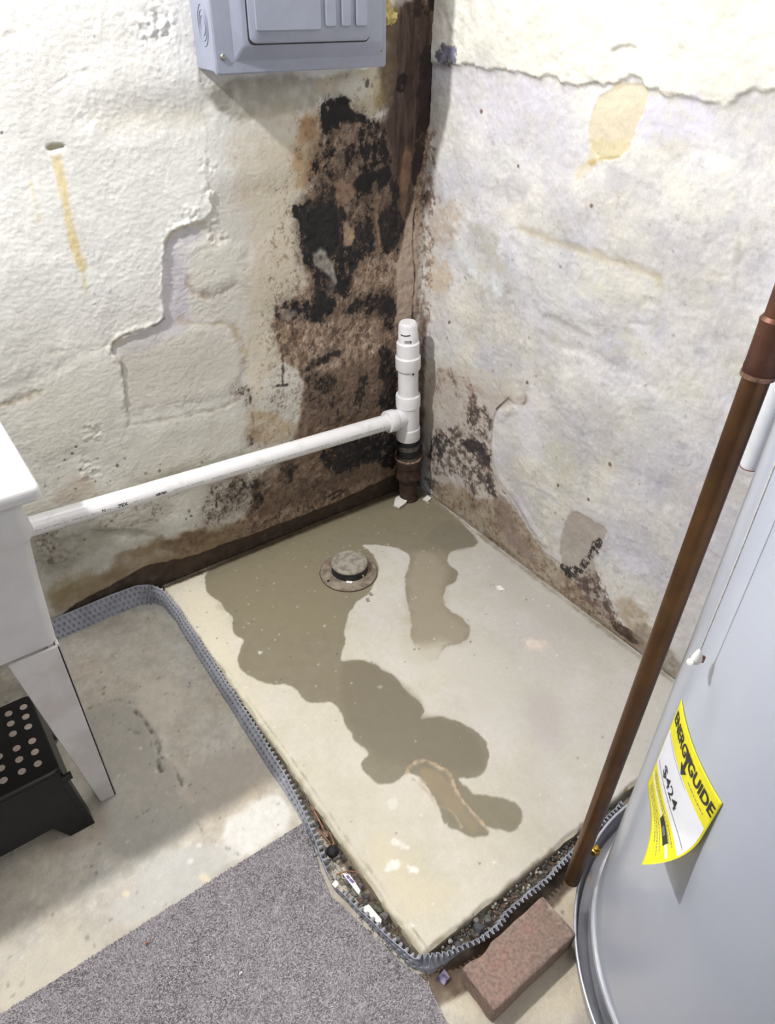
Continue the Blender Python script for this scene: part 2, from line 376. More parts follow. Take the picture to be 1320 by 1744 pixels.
S.paint(S.blob(600, 150, 28, 24, feather=0.015), (196, 194, 184), 0.85); S.paint(S.blob(565, 165, 16, 10, feather=0.01), (176, 176, 172), 0.8)
S.relief(S.blob(605, 150, 34, 30, feather=0.02), 0.005)
S.paint(S.blob(624, 142, 3.5, 8, 0.2, feather=0.003, rag=0.001), (84, 82, 76), 0.9)
S.paint(S.poly([(648, 5), (690, 5), (700, 60), (690, 130), (662, 175), (640, 190), (640, 160), (662, 110)], 0.012, 0.007), (172, 156, 120), 0.9, 0.3, 0.02)
S.relief(S.poly([(655, 5), (690, 15), (700, 60), (685, 130), (655, 180), (655, 110)], 0.025, 0.007), 0.010)
# tan wash and orange-brown stains beside the mould
S.paint(S.poly([(400, 195), (560, 185), (560, 520), (500, 600), (470, 640), (425, 700), (415, 560), (440, 420), (400, 300)], 0.05, 0.02), (204, 192, 168), 0.6, 0.3, 0.03)
S.paint(S.poly(ZB([(280, 190), (440, 150), (480, 300), (440, 600), (340, 740), (240, 660), (200, 480), (280, 380)]), 0.035, 0.012), (176, 146, 110), 0.8, 0.3, 0.03)
S.paint(S.blob(523, 218, 14, 24, feather=0.02), (160, 122, 84), 0.7)
# brown ground of the mouldy zone
zone = S.poly([(556, 182), (600, 184), (640, 205), (672, 195), (700, 0), (745, -60), (745, 200), (725, 330), (712, 480), (705, 820), (690, 840), (560, 885), (440, 935), (300, 985), (262, 965), (330, 930), (430, 870), (500, 760), (512, 700), (518, 640), (492, 620), (474, 590), (472, 530), (505, 505), (540, 480), (512, 450), (520, 345), (535, 330), (540, 250)], 0.022, 0.012, 0.05, 61)
S.paint(zone, (164, 142, 122), 0.92, 0.15, 0.03)
i, m_ = zone; S.c[i] += (m_*0.13*fbm(u[i], v[i]*0.6, 0.012, 4, 62, 0.8))[:, None]*np.array([1, .95, .9])
q_ = ss(0.15, 0.9, fbm(u[i]*1.6, v[i], 0.02, 5, 67, 0.8))[:, None]*m_[:, None]*0.75; S.c[i] = S.c[i]*(1-q_)+np.array([64, 50, 44])/255*q_
q_ = ss(0.30, 1.0, fbm(u[i]*1.3, v[i]*0.8, 0.03, 5, 68, 0.75))[:, None]*m_[:, None]*0.55; S.c[i] = S.c[i]*(1-q_)+np.array([196, 176, 156])/255*q_
fr = S.poly([(520, 150), (760, 100), (760, 860), (420, 960), (250, 960), (440, 780), (440, 480), (480, 300)], 0.10, 0.02, 0.05, 69)
S.mold(fr, 0.36, (96, 82, 72), 0.6, 0.012, 0.14, 64, 1.3)
S.h[i] += m_*0.0016*fbm(u[i], v[i], 0.022, 3, 63)
S.paint(S.poly(ZC([(530, 200), (700, 100), (1040, 0), (1140, 0), (1140, 830), (1000, 830), (700, 940), (480, 1000), (360, 1060), (200, 1090), (180, 860), (380, 700), (520, 500)]), 0.03, 0.012), (118, 98, 82), 0.75, 0.3, 0.02)
S.mold(zone, 0.50, (84, 70, 60), 0.8, 0.018, 0.2, 66, 1.3)
# brown strip running down the corner, black margins
strip = S.poly(ZB([(930, -620), (980, 0), (900, 200), (930, 500), (940, 700), (930, 900), (960, 1060), (1040, 1060), (1090, 800), (1140, 600), (1190, 250), (1260, -620)]), 0.012, 0.006)
S.paint(S.poly(ZB([(860, -620), (900, 0), (860, 220), (900, 500), (1000, 600), (1200, 250), (1250, -620)]), 0.05, 0.010), (58, 44, 38), 0.7)
S.paint(strip, (72, 56, 48), 0.95); i, m_ = strip
S.c[i] += (m_*0.075*fbm(u[i]*4, v[i]*0.5, 0.03, 4, 65))[:, None]
S.paint(S.poly(ZB([(1010, 420), (1060, 380), (1090, 560), (1060, 760), (1020, 1000), (1000, 900), (1010, 640)]), 0.01, 0.006), (134, 104, 80), 0.7, 0.4, 0.02)
S.mold(S.poly(ZB([(1130, -300), (1250, -300), (1215, 180), (1170, 420), (1120, 700), (1075, 720), (1100, 400), (1120, 150)]), 0.008, 0.006), 1.0, (34, 24, 22), 0.85, 0.04)
S.mold(S.poly(ZB([(960, -80), (1060, -120), (1060, 20), (990, 60), (950, 10)]), 0.01, 0.006), 1.1, (30, 22, 20))
S.mold(S.poly([(690, -60), (742, -60), (742, 60), (700, 60)], 0.02, 0.006), 0.7, (40, 30, 28))
# black mould: smoky dirty ground first
blk = [
    (ZA([(280, 220), (420, 160), (560, 185), (640, 230), (650, 420), (640, 540), (700, 540), (740, 640), (700, 760), (720, 820), (640, 900), (560, 880), (430, 830), (420, 720), (330, 640), (320, 480), (310, 300)]), 1.15, 0.008, 1.0),
    (ZA([(330, 330), (420, 190), (560, 200), (620, 300), (600, 560), (440, 560), (340, 520)]), 1.6, 0.012, 1.0),
    (ZA([(720, 330), (860, 260), (900, 420), (860, 560), (760, 640), (690, 560)]), 1.2, 0.012, 1.0),
    (ZA([(920, 240), (1040, 220), (1085, 400), (1050, 540), (960, 620), (915, 520)]), 1.4, 0.010, 1.0),
    (ZA([(140, 990), (220, 930), (420, 920), (440, 830), (560, 870), (570, 1000), (480, 1100), (330, 1060), (250, 1060), (200, 960), (150, 1080)]), 1.1, 0.008, 1.0),
    (ZA([(440, 840), (560, 870), (570, 980), (480, 1080), (350, 1000), (440, 930)]), 1.5, 0.010, 1.0),
    (ZA([(760, 870), (900, 850), (990, 900), (1040, 960), (1020, 1130), (960, 1180), (930, 1060), (800, 1020), (640, 1060), (620, 1000)]), 1.0, 0.016, 0.95),
    (ZA([(880, 880), (990, 900), (1040, 960), (1000, 1080), (900, 1000)]), 1.3, 0.012, 0.9),
    (ZA([(350, 1430), (440, 1350), (600, 1290), (625, 1310), (450, 1400), (380, 1445)]), 1.2, 0.006, 0.85),
    (ZA([(350, 1450), (560, 1480), (640, 1600), (600, 1744), (350, 1744)]), 0.62, 0.014, 0.9),
    (ZA([(730, 1450), (800, 1450), (780, 1744), (720, 1744)]), 0.95, 0.010, 0.9),
    (ZA([(880, 1300), (1010, 1250), (1030, 1700), (1000, 1800), (880, 1744), (930, 1500)]), 1.0, 0.012, 0.95),
    (ZB([(440, 110), (620, 90), (640, 150), (740, 170), (755, 215), (560, 220), (480, 380), (435, 180)]), 1.4, 0.008, 1.0),
    (ZB([(480, 300), (700, 230), (720, 500), (560, 760), (400, 760), (350, 640), (380, 480)]), 0.66, 0.02, 1.0),
    (ZB([(600, 430), (660, 430), (660, 580), (610, 580)]), 1.1, 0.008, 0.9),
    (ZB([(720, 240), (880, 240), (930, 560), (920, 690), (800, 750), (690, 740), (715, 520)]), 0.95, 0.012, 1.0),
    (ZB([(690, 640), (800, 600), (920, 560), (915, 670), (810, 740), (700, 750)]), 1.5, 0.01, 0.95),
    (ZB([(940, 560), (1000, 800), (980, 1050), (900, 1100), (930, 700)]), 1.1, 0.01, 0.9),
    (ZB([(880, 820), (1000, 830), (1000, 1114), (880, 1114)]), 0.9, 0.01, 0.9),
    (ZB([(600, 820), (860, 760), (880, 1114), (600, 1114)]), 0.62, 0.02, 0.9),
    (ZC([(620, 680), (900, 560), (1130, 490), (1145, 800), (1000, 700), (850, 800), (740, 810), (660, 740)]), 1.15, 0.012, 1.0),
    (ZC([(660, 680), (940, 580), (900, 740), (760, 790)]), 1.2, 0.012, 0.9),
    (ZC([(370, 740), (500, 700), (480, 870), (390, 880)]), 0.9, 0.012, 0.85),
    (ZC([(170, 870), (300, 830), (260, 960), (215, 1060), (180, 1000)]), 0.95, 0.010, 0.85),
    (ZC([(0, 860), (160, 800), (200, 1000), (60, 1060), (0, 1040)]), 0.50, 0.02, 0.8),
    (ZC([(460, 820), (760, 800), (900, 800), (700, 900), (480, 960)]), 0.45, 0.02, 0.8),
    (ZC([(540, 160), (760, 140), (760, 260), (560, 240)]), 0.75, 0.012, 0.9),
    (ZC([(560, 300), (1040, 250), (1040, 340), (880, 420), (560, 520)]), 0.50, 0.02, 0.8),
    (ZC([(1040, 0), (1140, 0), (1150, 330), (1050, 320)]), 0.85, 0.012, 0.9),
    (ZD([(1090, 560), (1320, 470), (1320, 640), (1180, 740), (1110, 800)]), 0.55, 0.012, 0.75),
    (ZD([(520, 730), (900, 640), (900, 720), (560, 800)]), 0.25, 0.02, 0.6),
    (ZD([(170, 830), (330, 800), (320, 880), (220, 900)]), 0.55, 0.02, 0.7),
    (ZD([(200, 930), (420, 920), (400, 980), (220, 1000)]), 0.42, 0.012, 0.7),
    ([(545, 300), (600, 330), (600, 350), (540, 350)], 0.9, 0.012, 0.8),
    (ZC([(60, 270), (130, 225), (180, 260), (190, 320), (160, 350), (150, 280)]), 0.75, 0.004, 0.8),
    (ZC([(165, 560), (200, 490), (225, 570), (190, 600)]), 1.0, 0.006, 0.8),
]
for k, (px, cv, fe, op) in enumerate(blk):
    S.paint(S.poly(px, 0.05, 0.014, 0.04, 270+k, grow=0.008), (92, 78, 68), 0.42*min(1, cv), 0.5, 0.012)
    S.mold(S.poly(px, 0.05, 0.014, 0.03, 300+k, grow=0.012), 0.42*min(1, cv), (46, 38, 36), 0.85, 0.009, 0.13, 130+k, 1.2)
for k, (px, cv, fe, op) in enumerate(blk):
    S.mold(S.poly(px, fe*1.6+0.012, 0.011, 0.035, 70+k, grow=0.003), cv*0.86, (30, 27, 28), op, 0.020, 0.15, 80+k*3, 1.5)
for px, w, op in [(ZA([(180, 1290), (188, 1400), (178, 1540)]), 0.006, 0.8), (ZA([(140, 1555), (210, 1550)]), 0.007, 0.85), (ZA([(145, 980), (140, 1080), (150, 1150)]), 0.005, 0.7),
                  (ZA([(1170, 250), (1150, 500), (1170, 700), (1165, 860), (1140, 1060)]), 0.004, 0.7), (ZC([(165, 250), (180, 300), (175, 335)]), 0.004, 0.8), (ZC([(190, 400), (205, 480), (200, 570)]), 0.003, 0.6),
                  (ZD([(520, 800), (620, 800), (760, 750)]), 0.003, 0.5), (ZD([(720, 640), (740, 720), (850, 750)]), 0.003, 0.3)]:
    S.paint(S.line(px, w, 0.005, 0.003, 0.012), (52, 44, 42), op, 0.4, 0.006)
# lighter patches between the black
for px, col, op, fe in [
    (ZA([(410, 560), (500, 548), (520, 600), (570, 660), (595, 790), (562, 800), (530, 730), (450, 690), (415, 640)]), (158, 153, 144), 0.85, 0.012),
    (ZA([(455, 590), (480, 590), (480, 625), (455, 620)]), (78, 74, 72), 0.8, 0.006),
    (ZA([(540, 790), (580, 800), (560, 900), (490, 860)]), (116, 110, 102), 0.6, 0.012),
    (ZA([(255, 990), (290, 1000), (300, 1060), (180, 1080), (160, 1000)]), (158, 146, 138), 0.6, 0.012),
    (ZA([(330, 960), (350, 970), (340, 1060), (325, 1050)]), (140, 134, 128), 0.8, 0.006),
    (ZA([(590, 20), (700, 60), (740, 170), (640, 200), (575, 160)]), (160, 130, 106), 0.85, 0.01),
    (ZA([(660, 340), (720, 400), (745, 460), (690, 520), (635, 520), (650, 430)]), (166, 140, 116), 0.85, 0.008),
    (ZB([(590, 250), (690, 250), (690, 330), (700, 380), (600, 380)]), (150, 132, 118), 0.55, 0.015),
    (ZB([(800, 660), (850, 660), (840, 730), (800, 740)]), (140, 118, 96), 0.7, 0.008),
    (ZB([(540, 440), (600, 440), (620, 560), (560, 600)]), (158, 138, 120), 0.5, 0.012)]:
    S.paint(S.poly(px, fe, 0.004, 0.015), col, op, 0.25, 0.01)
S.paint(S.line(ZA([(900, 200), (880, 330), (905, 450), (915, 560)]), 0.006, 0.006, 0.002), (150, 122, 98), 0.75, 0.3)
S.paint(S.line(ZA([(620, 1060), (780, 830), (960, 800), (1080, 760)]), 0.006, 0.01, 0.003), (170, 148, 128), 0.55, 0.3)
# pale plaster fillet in the corner above the pipe
fil = S.poly(ZA([(1125, 260), (1165, 250), (1200, 300), (1200, 1100), (1040, 1060), (1030, 1250), (1020, 1080), (1050, 960), (1030, 820), (1050, 620), (1090, 450)]), 0.010, 0.005)
S.paint(fil, (186, 168, 152), 0.9, 0.2, 0.015)
S.paint(S.line(ZA([(1168, 260), (1150, 500), (1175, 740), (1160, 900), (1150, 1060)]), 0.004, 0.004, 0.002), (70, 58, 56), 0.85, 0.3)
S.paint(S.line(ZA([(1130, 420), (1110, 600), (1115, 800)]), 0.002, 0.003, 0.001), (205, 190, 176), 0.6)
# light grime and brown tide marks near the floor
S.paint(S.poly(ZD([(300, 1290), (260, 1150), (560, 1020), (640, 930), (850, 860), (1100, 780), (1320, 740), (1320, 860), (850, 1050), (700, 1060)]), 0.03, 0.014), (146, 126, 98), 0.75, 0.35, 0.03)
S.paint(S.poly(ZD([(180, 830), (420, 780), (600, 740), (840, 720), (800, 800), (560, 860), (420, 1000), (260, 1080), (220, 1000)]), 0.03, 0.014), (168, 164, 150), 0.6, 0.3, 0.03)
S.paint(S.poly(ZD([(240, 1090), (560, 1000), (560, 1090), (300, 1240)]), 0.03, 0.01), (160, 146, 112), 0.6, 0.3, 0.02)
S.paint(S.poly(ZD([(860, 860), (1100, 790), (1200, 820), (900, 930)]), 0.02, 0.01), (112, 86, 66), 0.6, 0.4, 0.02)
S.paint(S.poly(ZD([(420, 480), (520, 540), (500, 620), (280, 660), (320, 560)]), 0.03, 0.012), (178, 162, 144), 0.5, 0.3, 0.02)
S.paint(S.poly([(415, 700), (440, 690), (520, 730), (470, 760), (420, 755)], 0.02, 0.01), (176, 150, 116), 0.5, 0.4, 0.02)
bandpx = [(92, 1052), (190, 1000), (255, 962), (300, 958), (440, 906), (560, 862), (672, 808), (708, 800), (712, 828), (672, 842), (440, 940), (283, 1000), (255, 1030), (92, 1110)]
S.paint(S.poly(bandpx, 0.008, 0.003), (70, 56, 46), 0.92, 0.15, 0.02)
S.relief(S.poly(bandpx, 0.006, 0.001), -0.004)
S.relief(S.poly([(60, 900), (300, 905), (300, 985), (255, 1100), (60, 1200)], 0.02, 0.002), -0.006)
S.paint(S.line([(440, 904), (560, 858), (640, 820), (672, 806)], 0.003, 0.004, 0.002), (150, 132, 106), 0.55, 0.4)
S.paint(S.line(ZC([(700, 950), (780, 910), (800, 925), (720, 970)]), 0.006, 0.006, 0.002), (40, 34, 30), 0.7)
for k in range(60):
    x_, y_ = random.uniform(60, 640), random.uniform(780, 950)
    S.paint(S.blob(x_, y_, random.uniform(1.2, 3), random.uniform(1.2, 3), feather=0.003, rag=0.001), (74, 66, 58), random.uniform(0.3, 0.8))
for x_, y_ in [(110, 783), (123, 772), (129, 760), (137, 799), (3, 226), (160, 62)]:
    S.paint(S.blob(x_, y_, 2.6, 2.2, feather=0.003, rag=0.001), (58, 50, 46), 0.85)
wl = S.build('wall_left', M['wall'], lambda a, b, h: np.stack([a, -h, b], 1), 0.97); tag(wl, 'old cream painted plaster wall with peeling coat and black mould', None, None, 'structure')

# ================================================================== RIGHT WALL (plane x = 0)
S = Surf(axis(np.arange(-1.40, 0.031, STP), -3.0), axis(np.arange(-0.09, 1.52, STP), None, 2.45), 0, 0.0, (1, 2))
u, v = S.u, S.v
def R1(p): return zp(700, 0, 2.129, p)
def R2(p): return zp(740, 60, 2.276, p)
def R3(p): return zp(700, 580, 2.75, p)
def R4(p): return zp(940, 450, 2.326, p)
S.c[:] = np.array([212, 209, 207])/255
n1 = fbm(u, v, 0.20, 4, 111); n2 = fbm(u, v, 0.07, 4, 112)
S.c += (0.036*n1+0.040*n2)[:, None]*np.array([1.0, 1.0, 0.9])
S.c += (0.022*fbm(u, v, 0.11, 3, 113))[:, None]*np.array([0.5, 0.35, -1.0])
S.c += (0.026*fbm(u, v, 0.012, 4, 114, 0.85))[:, None]
S.c -= (0.05*ss(0.35, 1.2, fbm(u, v, 0.035, 4, 115, 0.75)))[:, None]*np.array([1, 1, 0.9])
S.h[:] = 0.004*fbm(u, v, 0.2, 3, 121)+0.0008*fbm(u, v, 0.018, 3, 122)+0.0004*fbm(u, v, 0.007, 2, 123)
top = S.poly([(700, -200), (700, 105)]+R2([(0, 110), (120, 112), (250, 132), (350, 140), (400, 162), (480, 150), (510, 200), (620, 180), (690, 185), (760, 160), (850, 195), (900, 225), (1000, 240), (1100, 270), (1150, 255), (1200, 205), (1340, 200)])+[(1500, 120), (1500, -200)], 0.008, 0.006, 0.03, 131)
S.relief(top, 0.0065); S.paint(top, (226, 224, 212), 0.85)
i, m_ = top; S.h[i] += m_*0.0018*fbm(u[i], v[i], 0.035, 4, 132); S.c[i] += (m_*0.03*fbm(u[i], v[i], 0.05, 3, 133))[:, None]
S.paint(S.line(R2([(120, 116), (250, 132), (350, 142), (400, 166), (480, 152), (512, 203), (620, 182), (690, 188)]), 0.003, 0.004, 0.002), (150, 144, 138), 0.55)
S.paint(S.line(R2([(860, 215), (960, 226), (1020, 250), (1110, 272)]), 0.003, 0.004, 0.002), (160, 152, 146), 0.5)
S.relief(S.line(R2([(700, 60), (740, 40), (790, 50)]), 0.006, 0.006, 0.002), -0.004); S.paint(S.line(R2([(700, 60), (740, 42), (790, 52)]), 0.005, 0.006, 0.002), (160, 152, 142), 0.5)
for px, col, op, fe in [
    (R2([(110, 130), (420, 150), (460, 260), (360, 400), (180, 380), (110, 260)]), (216, 212, 224), 0.6, 0.05),
    (R2([(840, 225), (1100, 275), (1090, 340), (1000, 420), (840, 400), (785, 360), (820, 300)]), (214, 211, 226), 0.8, 0.02),
    (R1([(380, 300), (640, 320), (620, 600), (560, 800), (420, 560)]), (206, 203, 212), 0.6, 0.05),
    (R1([(420, 820), (560, 880), (640, 1100), (560, 1250), (400, 1150)]), (206, 206, 208), 0.5, 0.06),
    (R1([(900, 830), (1030, 850), (1080, 960), (960, 1000), (900, 920)]), (188, 184, 188), 0.6, 0.04),
    (R1([(1160, 300), (1320, 300), (1320, 430), (1200, 420)]), (190, 188, 196), 0.6, 0.05),
    (R1([(700, 580), (840, 600), (860, 700), (760, 720), (700, 640)]), (196, 192, 196), 0.6, 0.03),
    (R1([(300, 640), (420, 660), (430, 740), (320, 740)]), (198, 194, 198), 0.6, 0.04),
    (R1([(210, 780), (320, 830), (300, 900), (350, 960), (340, 1000), (260, 930), (220, 850)]), (196, 192, 184), 0.7, 0.012),
    (R1([(150, 780), (230, 960), (340, 1040), (310, 1090), (200, 1010), (140, 860)]), (226, 230, 232), 0.7, 0.02),
    (R1([(760, 1200), (850, 1230), (860, 1290), (790, 1310), (740, 1270)]), (200, 198, 184), 0.6, 0.012),
    (R1([(940, 560), (1200, 560), (1180, 800), (1000, 760)]), (226, 224, 214), 0.6, 0.05),
    (R1([(240, 560), (400, 560), (330, 640), (240, 640)]), (226, 226, 222), 0.6, 0.03),
    (R1([(620, 920), (820, 960), (900, 1020), (880, 1140), (700, 1120), (600, 1020)]), (218, 215, 200), 0.6, 0.04),
    (R1([(60, 700), (190, 760), (150, 900), (60, 900)]), (190, 172, 156), 0.6, 0.03),
    (R1([(60, 920), (140, 960), (160, 1040), (60, 1060)]), (206, 186, 160), 0.6, 0.02),
    (R3([(60, 100), (330, 130), (540, 240), (440, 280), (250, 240), (60, 200)]), (204, 196, 178), 0.6, 0.04),
    (R3([(600, 480), (760, 480), (800, 580), (700, 640), (620, 580)]), (202, 200, 184), 0.6, 0.04),
    (R3([(900, 260), (1100, 200), (1240, 340), (1200, 480), (980, 520), (880, 400)]), (206, 204, 196), 0.5, 0.05),
    (R3([(520, 220), (620, 300), (560, 420), (480, 420), (500, 320)]), (222, 222, 232), 0.6, 0.03),
    (R3([(940, 980), (1080, 1020), (1120, 1100), (1020, 1100)]), (224, 222, 232), 0.6, 0.02),
    (R4([(560, 850), (760, 900), (640, 1300), (520, 1500), (440, 1300), (500, 1050)]), (200, 197, 204), 0.6, 0.06)]:
    S.paint(S.poly(px, fe*1.3, 0.006+fe*0.5, 0.04, 141), col, op*0.9, 0.6, 0.014)
pl = S.poly(R2([(700, 185), (760, 175), (840, 200), (820, 290), (770, 380), (750, 460), (690, 480), (640, 480), (600, 440), (605, 320), (640, 240), (690, 215)]), 0.003, 0.003)
S.relief(pl, -0.002); S.paint(pl, (216, 204, 178), 0.9)
S.paint(S.poly(R2([(600, 400), (740, 400), (750, 460), (640, 480), (600, 530), (555, 570), (550, 530), (600, 470)]), 0.012, 0.006), (214, 202, 160), 0.6, 0.3)
S.paint(S.line(R2([(640, 480), (690, 475), (720, 470)]), 0.003, 0.003, 0.002), (168, 146, 96), 0.6); S.paint(S.blob(1008, 277, 9, 6, feather=0.008), (180, 156, 104), 0.7)
for px, w, dh, col, op in [
    (R1([(400, 830), (500, 870), (620, 910), (700, 935), (820, 970), (905, 1015)]), 0.010, -0.0035, (190, 178, 150), 0.6),
    (R1([(480, 1155), (560, 1180), (650, 1222)]), 0.010, -0.003, (186, 182, 180), 0.5),
    (R1([(910, 1020), (905, 1120), (870, 1210)]), 0.008, -0.002, (196, 190, 172), 0.4),
    (R1([(480, 1230), (700, 1300), (900, 1420)]), 0.014, -0.003, None, 0),
    (R1([(1185, 830), (1190, 940), (1170, 1060)]), 0.005, -0.002, (176, 170, 160), 0.5),
    (R1([(1020, 540), (1100, 560), (1200, 590)]), 0.005, -0.0015, None, 0),
    (R3([(480, 660), (600, 700), (680, 760)]), 0.008, -0.002, (190, 188, 192), 0.5),
    (R3([(600, 330), (760, 450), (900, 520)]), 0.02, 0.003, None, 0),
    (R3([(950, 230), (990, 210), (1080, 200)]), 0.004, -0.0015, (186, 182, 172), 0.5)]:
    mk = S.line(px, w*1.3, w*1.8, 0.006, 0.03, 151); S.relief(mk, dh*0.6)
    if col: S.paint(mk, col, op)
for px, dh in [(R1([(440, 900), (620, 960), (880, 1060), (850, 1200), (640, 1180), (440, 1110)]), 0.004), (R1([(500, 1240), (700, 1320), (900, 1440), (820, 1490), (520, 1480)]), 0.004),
               (R1([(940, 560), (1180, 600), (1170, 900), (960, 820)]), 0.004), (R1([(120, 760), (380, 840), (420, 1060), (200, 1060)]), 0.003),
               (R3([(700, 100), (1000, 200), (960, 480), (640, 360)]), 0.003), (R3([(520, 760), (700, 860), (700, 1000), (560, 900)]), 0.003)]:
    S.relief(S.poly(px, 0.04, 0.01), dh)
# mould low in the corner, edge of a newer coat
coat = S.poly(R3([(560, 240), (535, 300), (480, 300), (445, 275), (400, 322), (382, 400), (372, 600), (400, 670), (460, 740), (520, 850), (600, 970), (700, 1040), (740, 900), (1100, 800), (1100, 200)]), 0.010, 0.003)
S.relief(S.line(R3([(480, 320), (425, 345), (400, 400), (395, 600), (430, 670), (490, 730), (550, 840), (630, 950)]), 0.02, 0.018, 0.003), 0.004)
lowm = S.poly(R3([(60, 150), (200, 120), (330, 230), (440, 262), (535, 250), (545, 300), (470, 300), (400, 325), (380, 400), (370, 600), (410, 690), (470, 760), (520, 850), (600, 970), (700, 1050), (640, 1100), (330, 900), (60, 690)]), 0.02, 0.008)
S.paint(lowm, (188, 176, 164), 0.65, 0.3, 0.03)
for px, cv, col, op, fe in [
    (R3([(70, 430), (200, 400), (290, 270), (400, 330), (385, 480), (370, 600), (410, 720), (330, 760), (200, 650), (100, 640), (65, 560)]), 0.62, (72, 66, 66), 0.85, 0.03),
    (R3([(220, 480), (290, 460), (370, 480), (375, 620), (300, 560), (220, 540)]), 1.0, (56, 52, 54), 0.85, 0.025),
    (R3([(270, 260), (320, 260), (330, 420), (280, 420)]), 0.8, (80, 70, 68), 0.8, 0.02),
    (R3([(340, 560), (400, 690), (390, 740), (340, 680)]), 1.0, (56, 52, 54), 0.85, 0.015),
    (R3([(80, 440), (200, 430), (190, 560), (80, 560)]), 0.8, (64, 62, 64), 0.85, 0.02),
    (R3([(160, 130), (200, 130), (230, 230), (190, 230)]), 0.8, (96, 88, 88), 0.75, 0.012),
    (R3([(80, 120), (190, 110), (330, 200), (300, 300), (80, 240)]), 0.40, (128, 104, 96), 0.7, 0.03),
    (R3([(270, 740), (360, 700), (400, 760), (300, 820)]), 0.6, (84, 76, 76), 0.8, 0.02),
    (R3([(60, 620), (130, 640), (180, 720), (100, 720)]), 0.9, (60, 54, 50), 0.8, 0.02),
    (R1([(10, 660), (110, 690), (100, 760), (30, 740)]), 0.7, (74, 60, 56), 0.8, 0.01),
    (R1([(0, 700), (50, 760), (60, 1150), (0, 1150)]), 0.42, (110, 92, 88), 0.8, 0.02)]:
    S.mold(S.poly(px, fe+0.015, 0.010, 0.03, 160), cv, col, op, 0.02, 0.18, 171)
S.paint(S.line(R3([(535, 260), (530, 300), (480, 300), (450, 268), (425, 300), (395, 325), (380, 400), (374, 560), (375, 610), (410, 680), (465, 745), (520, 850), (600, 970), (700, 1040)]), 0.004, 0.005, 0.002), (104, 86, 84), 0.55, 0.4, 0.01)
S.paint(S.line(R3([(455, 268), (425, 298), (398, 322)]), 0.004, 0.003, 0.001), (56, 46, 44), 0.85)
tide = S.poly(R3([(100, 690), (200, 660), (330, 760), (460, 740), (500, 820), (560, 920), (640, 1010), (710, 1060), (800, 1140), (900, 1230), (960, 1310), (1090, 1410), (1130, 1440), (1100, 1490), (1060, 1470), (850, 1330), (520, 1060), (330, 910), (80, 710)]), 0.018, 0.008)
S.paint(tide, (164, 150, 130), 0.85, 0.25, 0.02)
S.mold(tide, 0.36, (104, 86, 70), 0.75, 0.03, 0.2, 181)
S.mold(tide, 0.28, (70, 58, 50), 0.7, 0.012, 0.12, 184)
S.paint(S.poly(R3([(380, 720), (460, 720), (480, 860), (560, 960), (620, 1080), (500, 1000), (400, 880)]), 0.015, 0.008), (138, 118, 110), 0.6, 0.3, 0.02)
pt_ = S.poly(R3([(700, 900), (740, 810), (800, 800), (860, 850), (930, 890), (920, 920), (870, 960), (860, 1040), (900, 1200), (960, 1290), (880, 1290), (780, 1130), (700, 1040)]), 0.008, 0.005)
S.paint(pt_, (168, 158, 148), 0.85, 0.15, 0.02); S.relief(pt_, -0.002)
S.mold(S.poly(R3([(860, 930), (900, 930), (880, 1010), (830, 1060), (780, 1120), (730, 1110), (700, 1040), (740, 1060), (800, 1040)]), 0.006, 0.005), 0.75, (44, 40, 40), 0.9, 0.012, 0.1, 187)
S.mold(S.poly(R3([(760, 1080), (880, 1060), (960, 1290), (1090, 1410), (1060, 1450), (880, 1300), (780, 1180)]), 0.012, 0.006), 0.62, (92, 76, 70), 0.85, 0.02, 0.15, 188)
S.mold(S.poly(R3([(930, 1310), (1000, 1330), (1100, 1410), (1070, 1440), (960, 1370)]), 0.008, 0.004), 1.1, (62, 48, 40), 0.9, 0.02, 0.15, 189)
S.paint(S.poly(R3([(960, 1200), (1080, 1230), (1115, 1330), (1090, 1400), (980, 1320)]), 0.02, 0.008), (182, 164, 142), 0.75, 0.3)
S.paint(S.poly(R4([(330, 1380), (520, 1560), (500, 1660), (430, 1630), (330, 1530)]), 0.02, 0.008), (150, 138, 122), 0.75, 0.3)
S.paint(S.line([(728, 838), (820, 905), (960, 1008), (1090, 1112), (1180, 1190)], 0.008, 0.006, 0.003), (128, 114, 96), 0.7, 0.5, 0.02)
S.mold(S.poly(R1([(100, 180), (130, 160), (180, 170), (175, 230), (120, 240), (95, 210)]), 0.012, 0.005), 0.95, (84, 84, 108), 0.85, 0.01, 0.15, 190)
for x_, y_ in [(950, 827), (1002, 851), (897, 652), (883, 283), (818, 190), (1009, 350), (765, 549), (1040, 790)]:
    S.paint(S.blob(x_, y_, 2.4, 3.2, feather=0.003, rag=0.001), (110, 84, 66), 0.85)
for k in range(170):
    x_, y_ = random.uniform(735, 1180), random.uniform(300, 1000); q = random.uniform(0.8, 2.2)
    S.paint(S.blob(x_, y_, q, q, feather=0.003, rag=0.001), (150, 142, 134), random.uniform(0.3, 0.7))
S.paint(S.poly([(-0.036, -0.03), (0.03, -0.03), (0.03, 0.60), (-0.030, 0.60)], 0.02, 0.006, world=True), (86, 70, 62), 0.75, 0.3, 0.02)  # drain pipe's shadow painted on as a brown strip, with some grime
S.mold(S.poly([(-0.05, 0.55), (0.03, 0.55), (0.03, 1.1), (-0.03, 1.1)], 0.02, 0.008, world=True), 0.5, (110, 92, 86), 0.7, 0.02, 0.15, 195)
i = np.nonzero((u > -0.03) & (v > 0.25) & (v < 1.0))[0]
wr = S.build('wall_right', M['wall'], lambda a, b, h: np.stack([-h, a, b], 1), 0.92); wr.data.flip_normals(); tag(wr, 'pale grey and cream limewashed plaster wall beside the heater', None, None, 'structure')

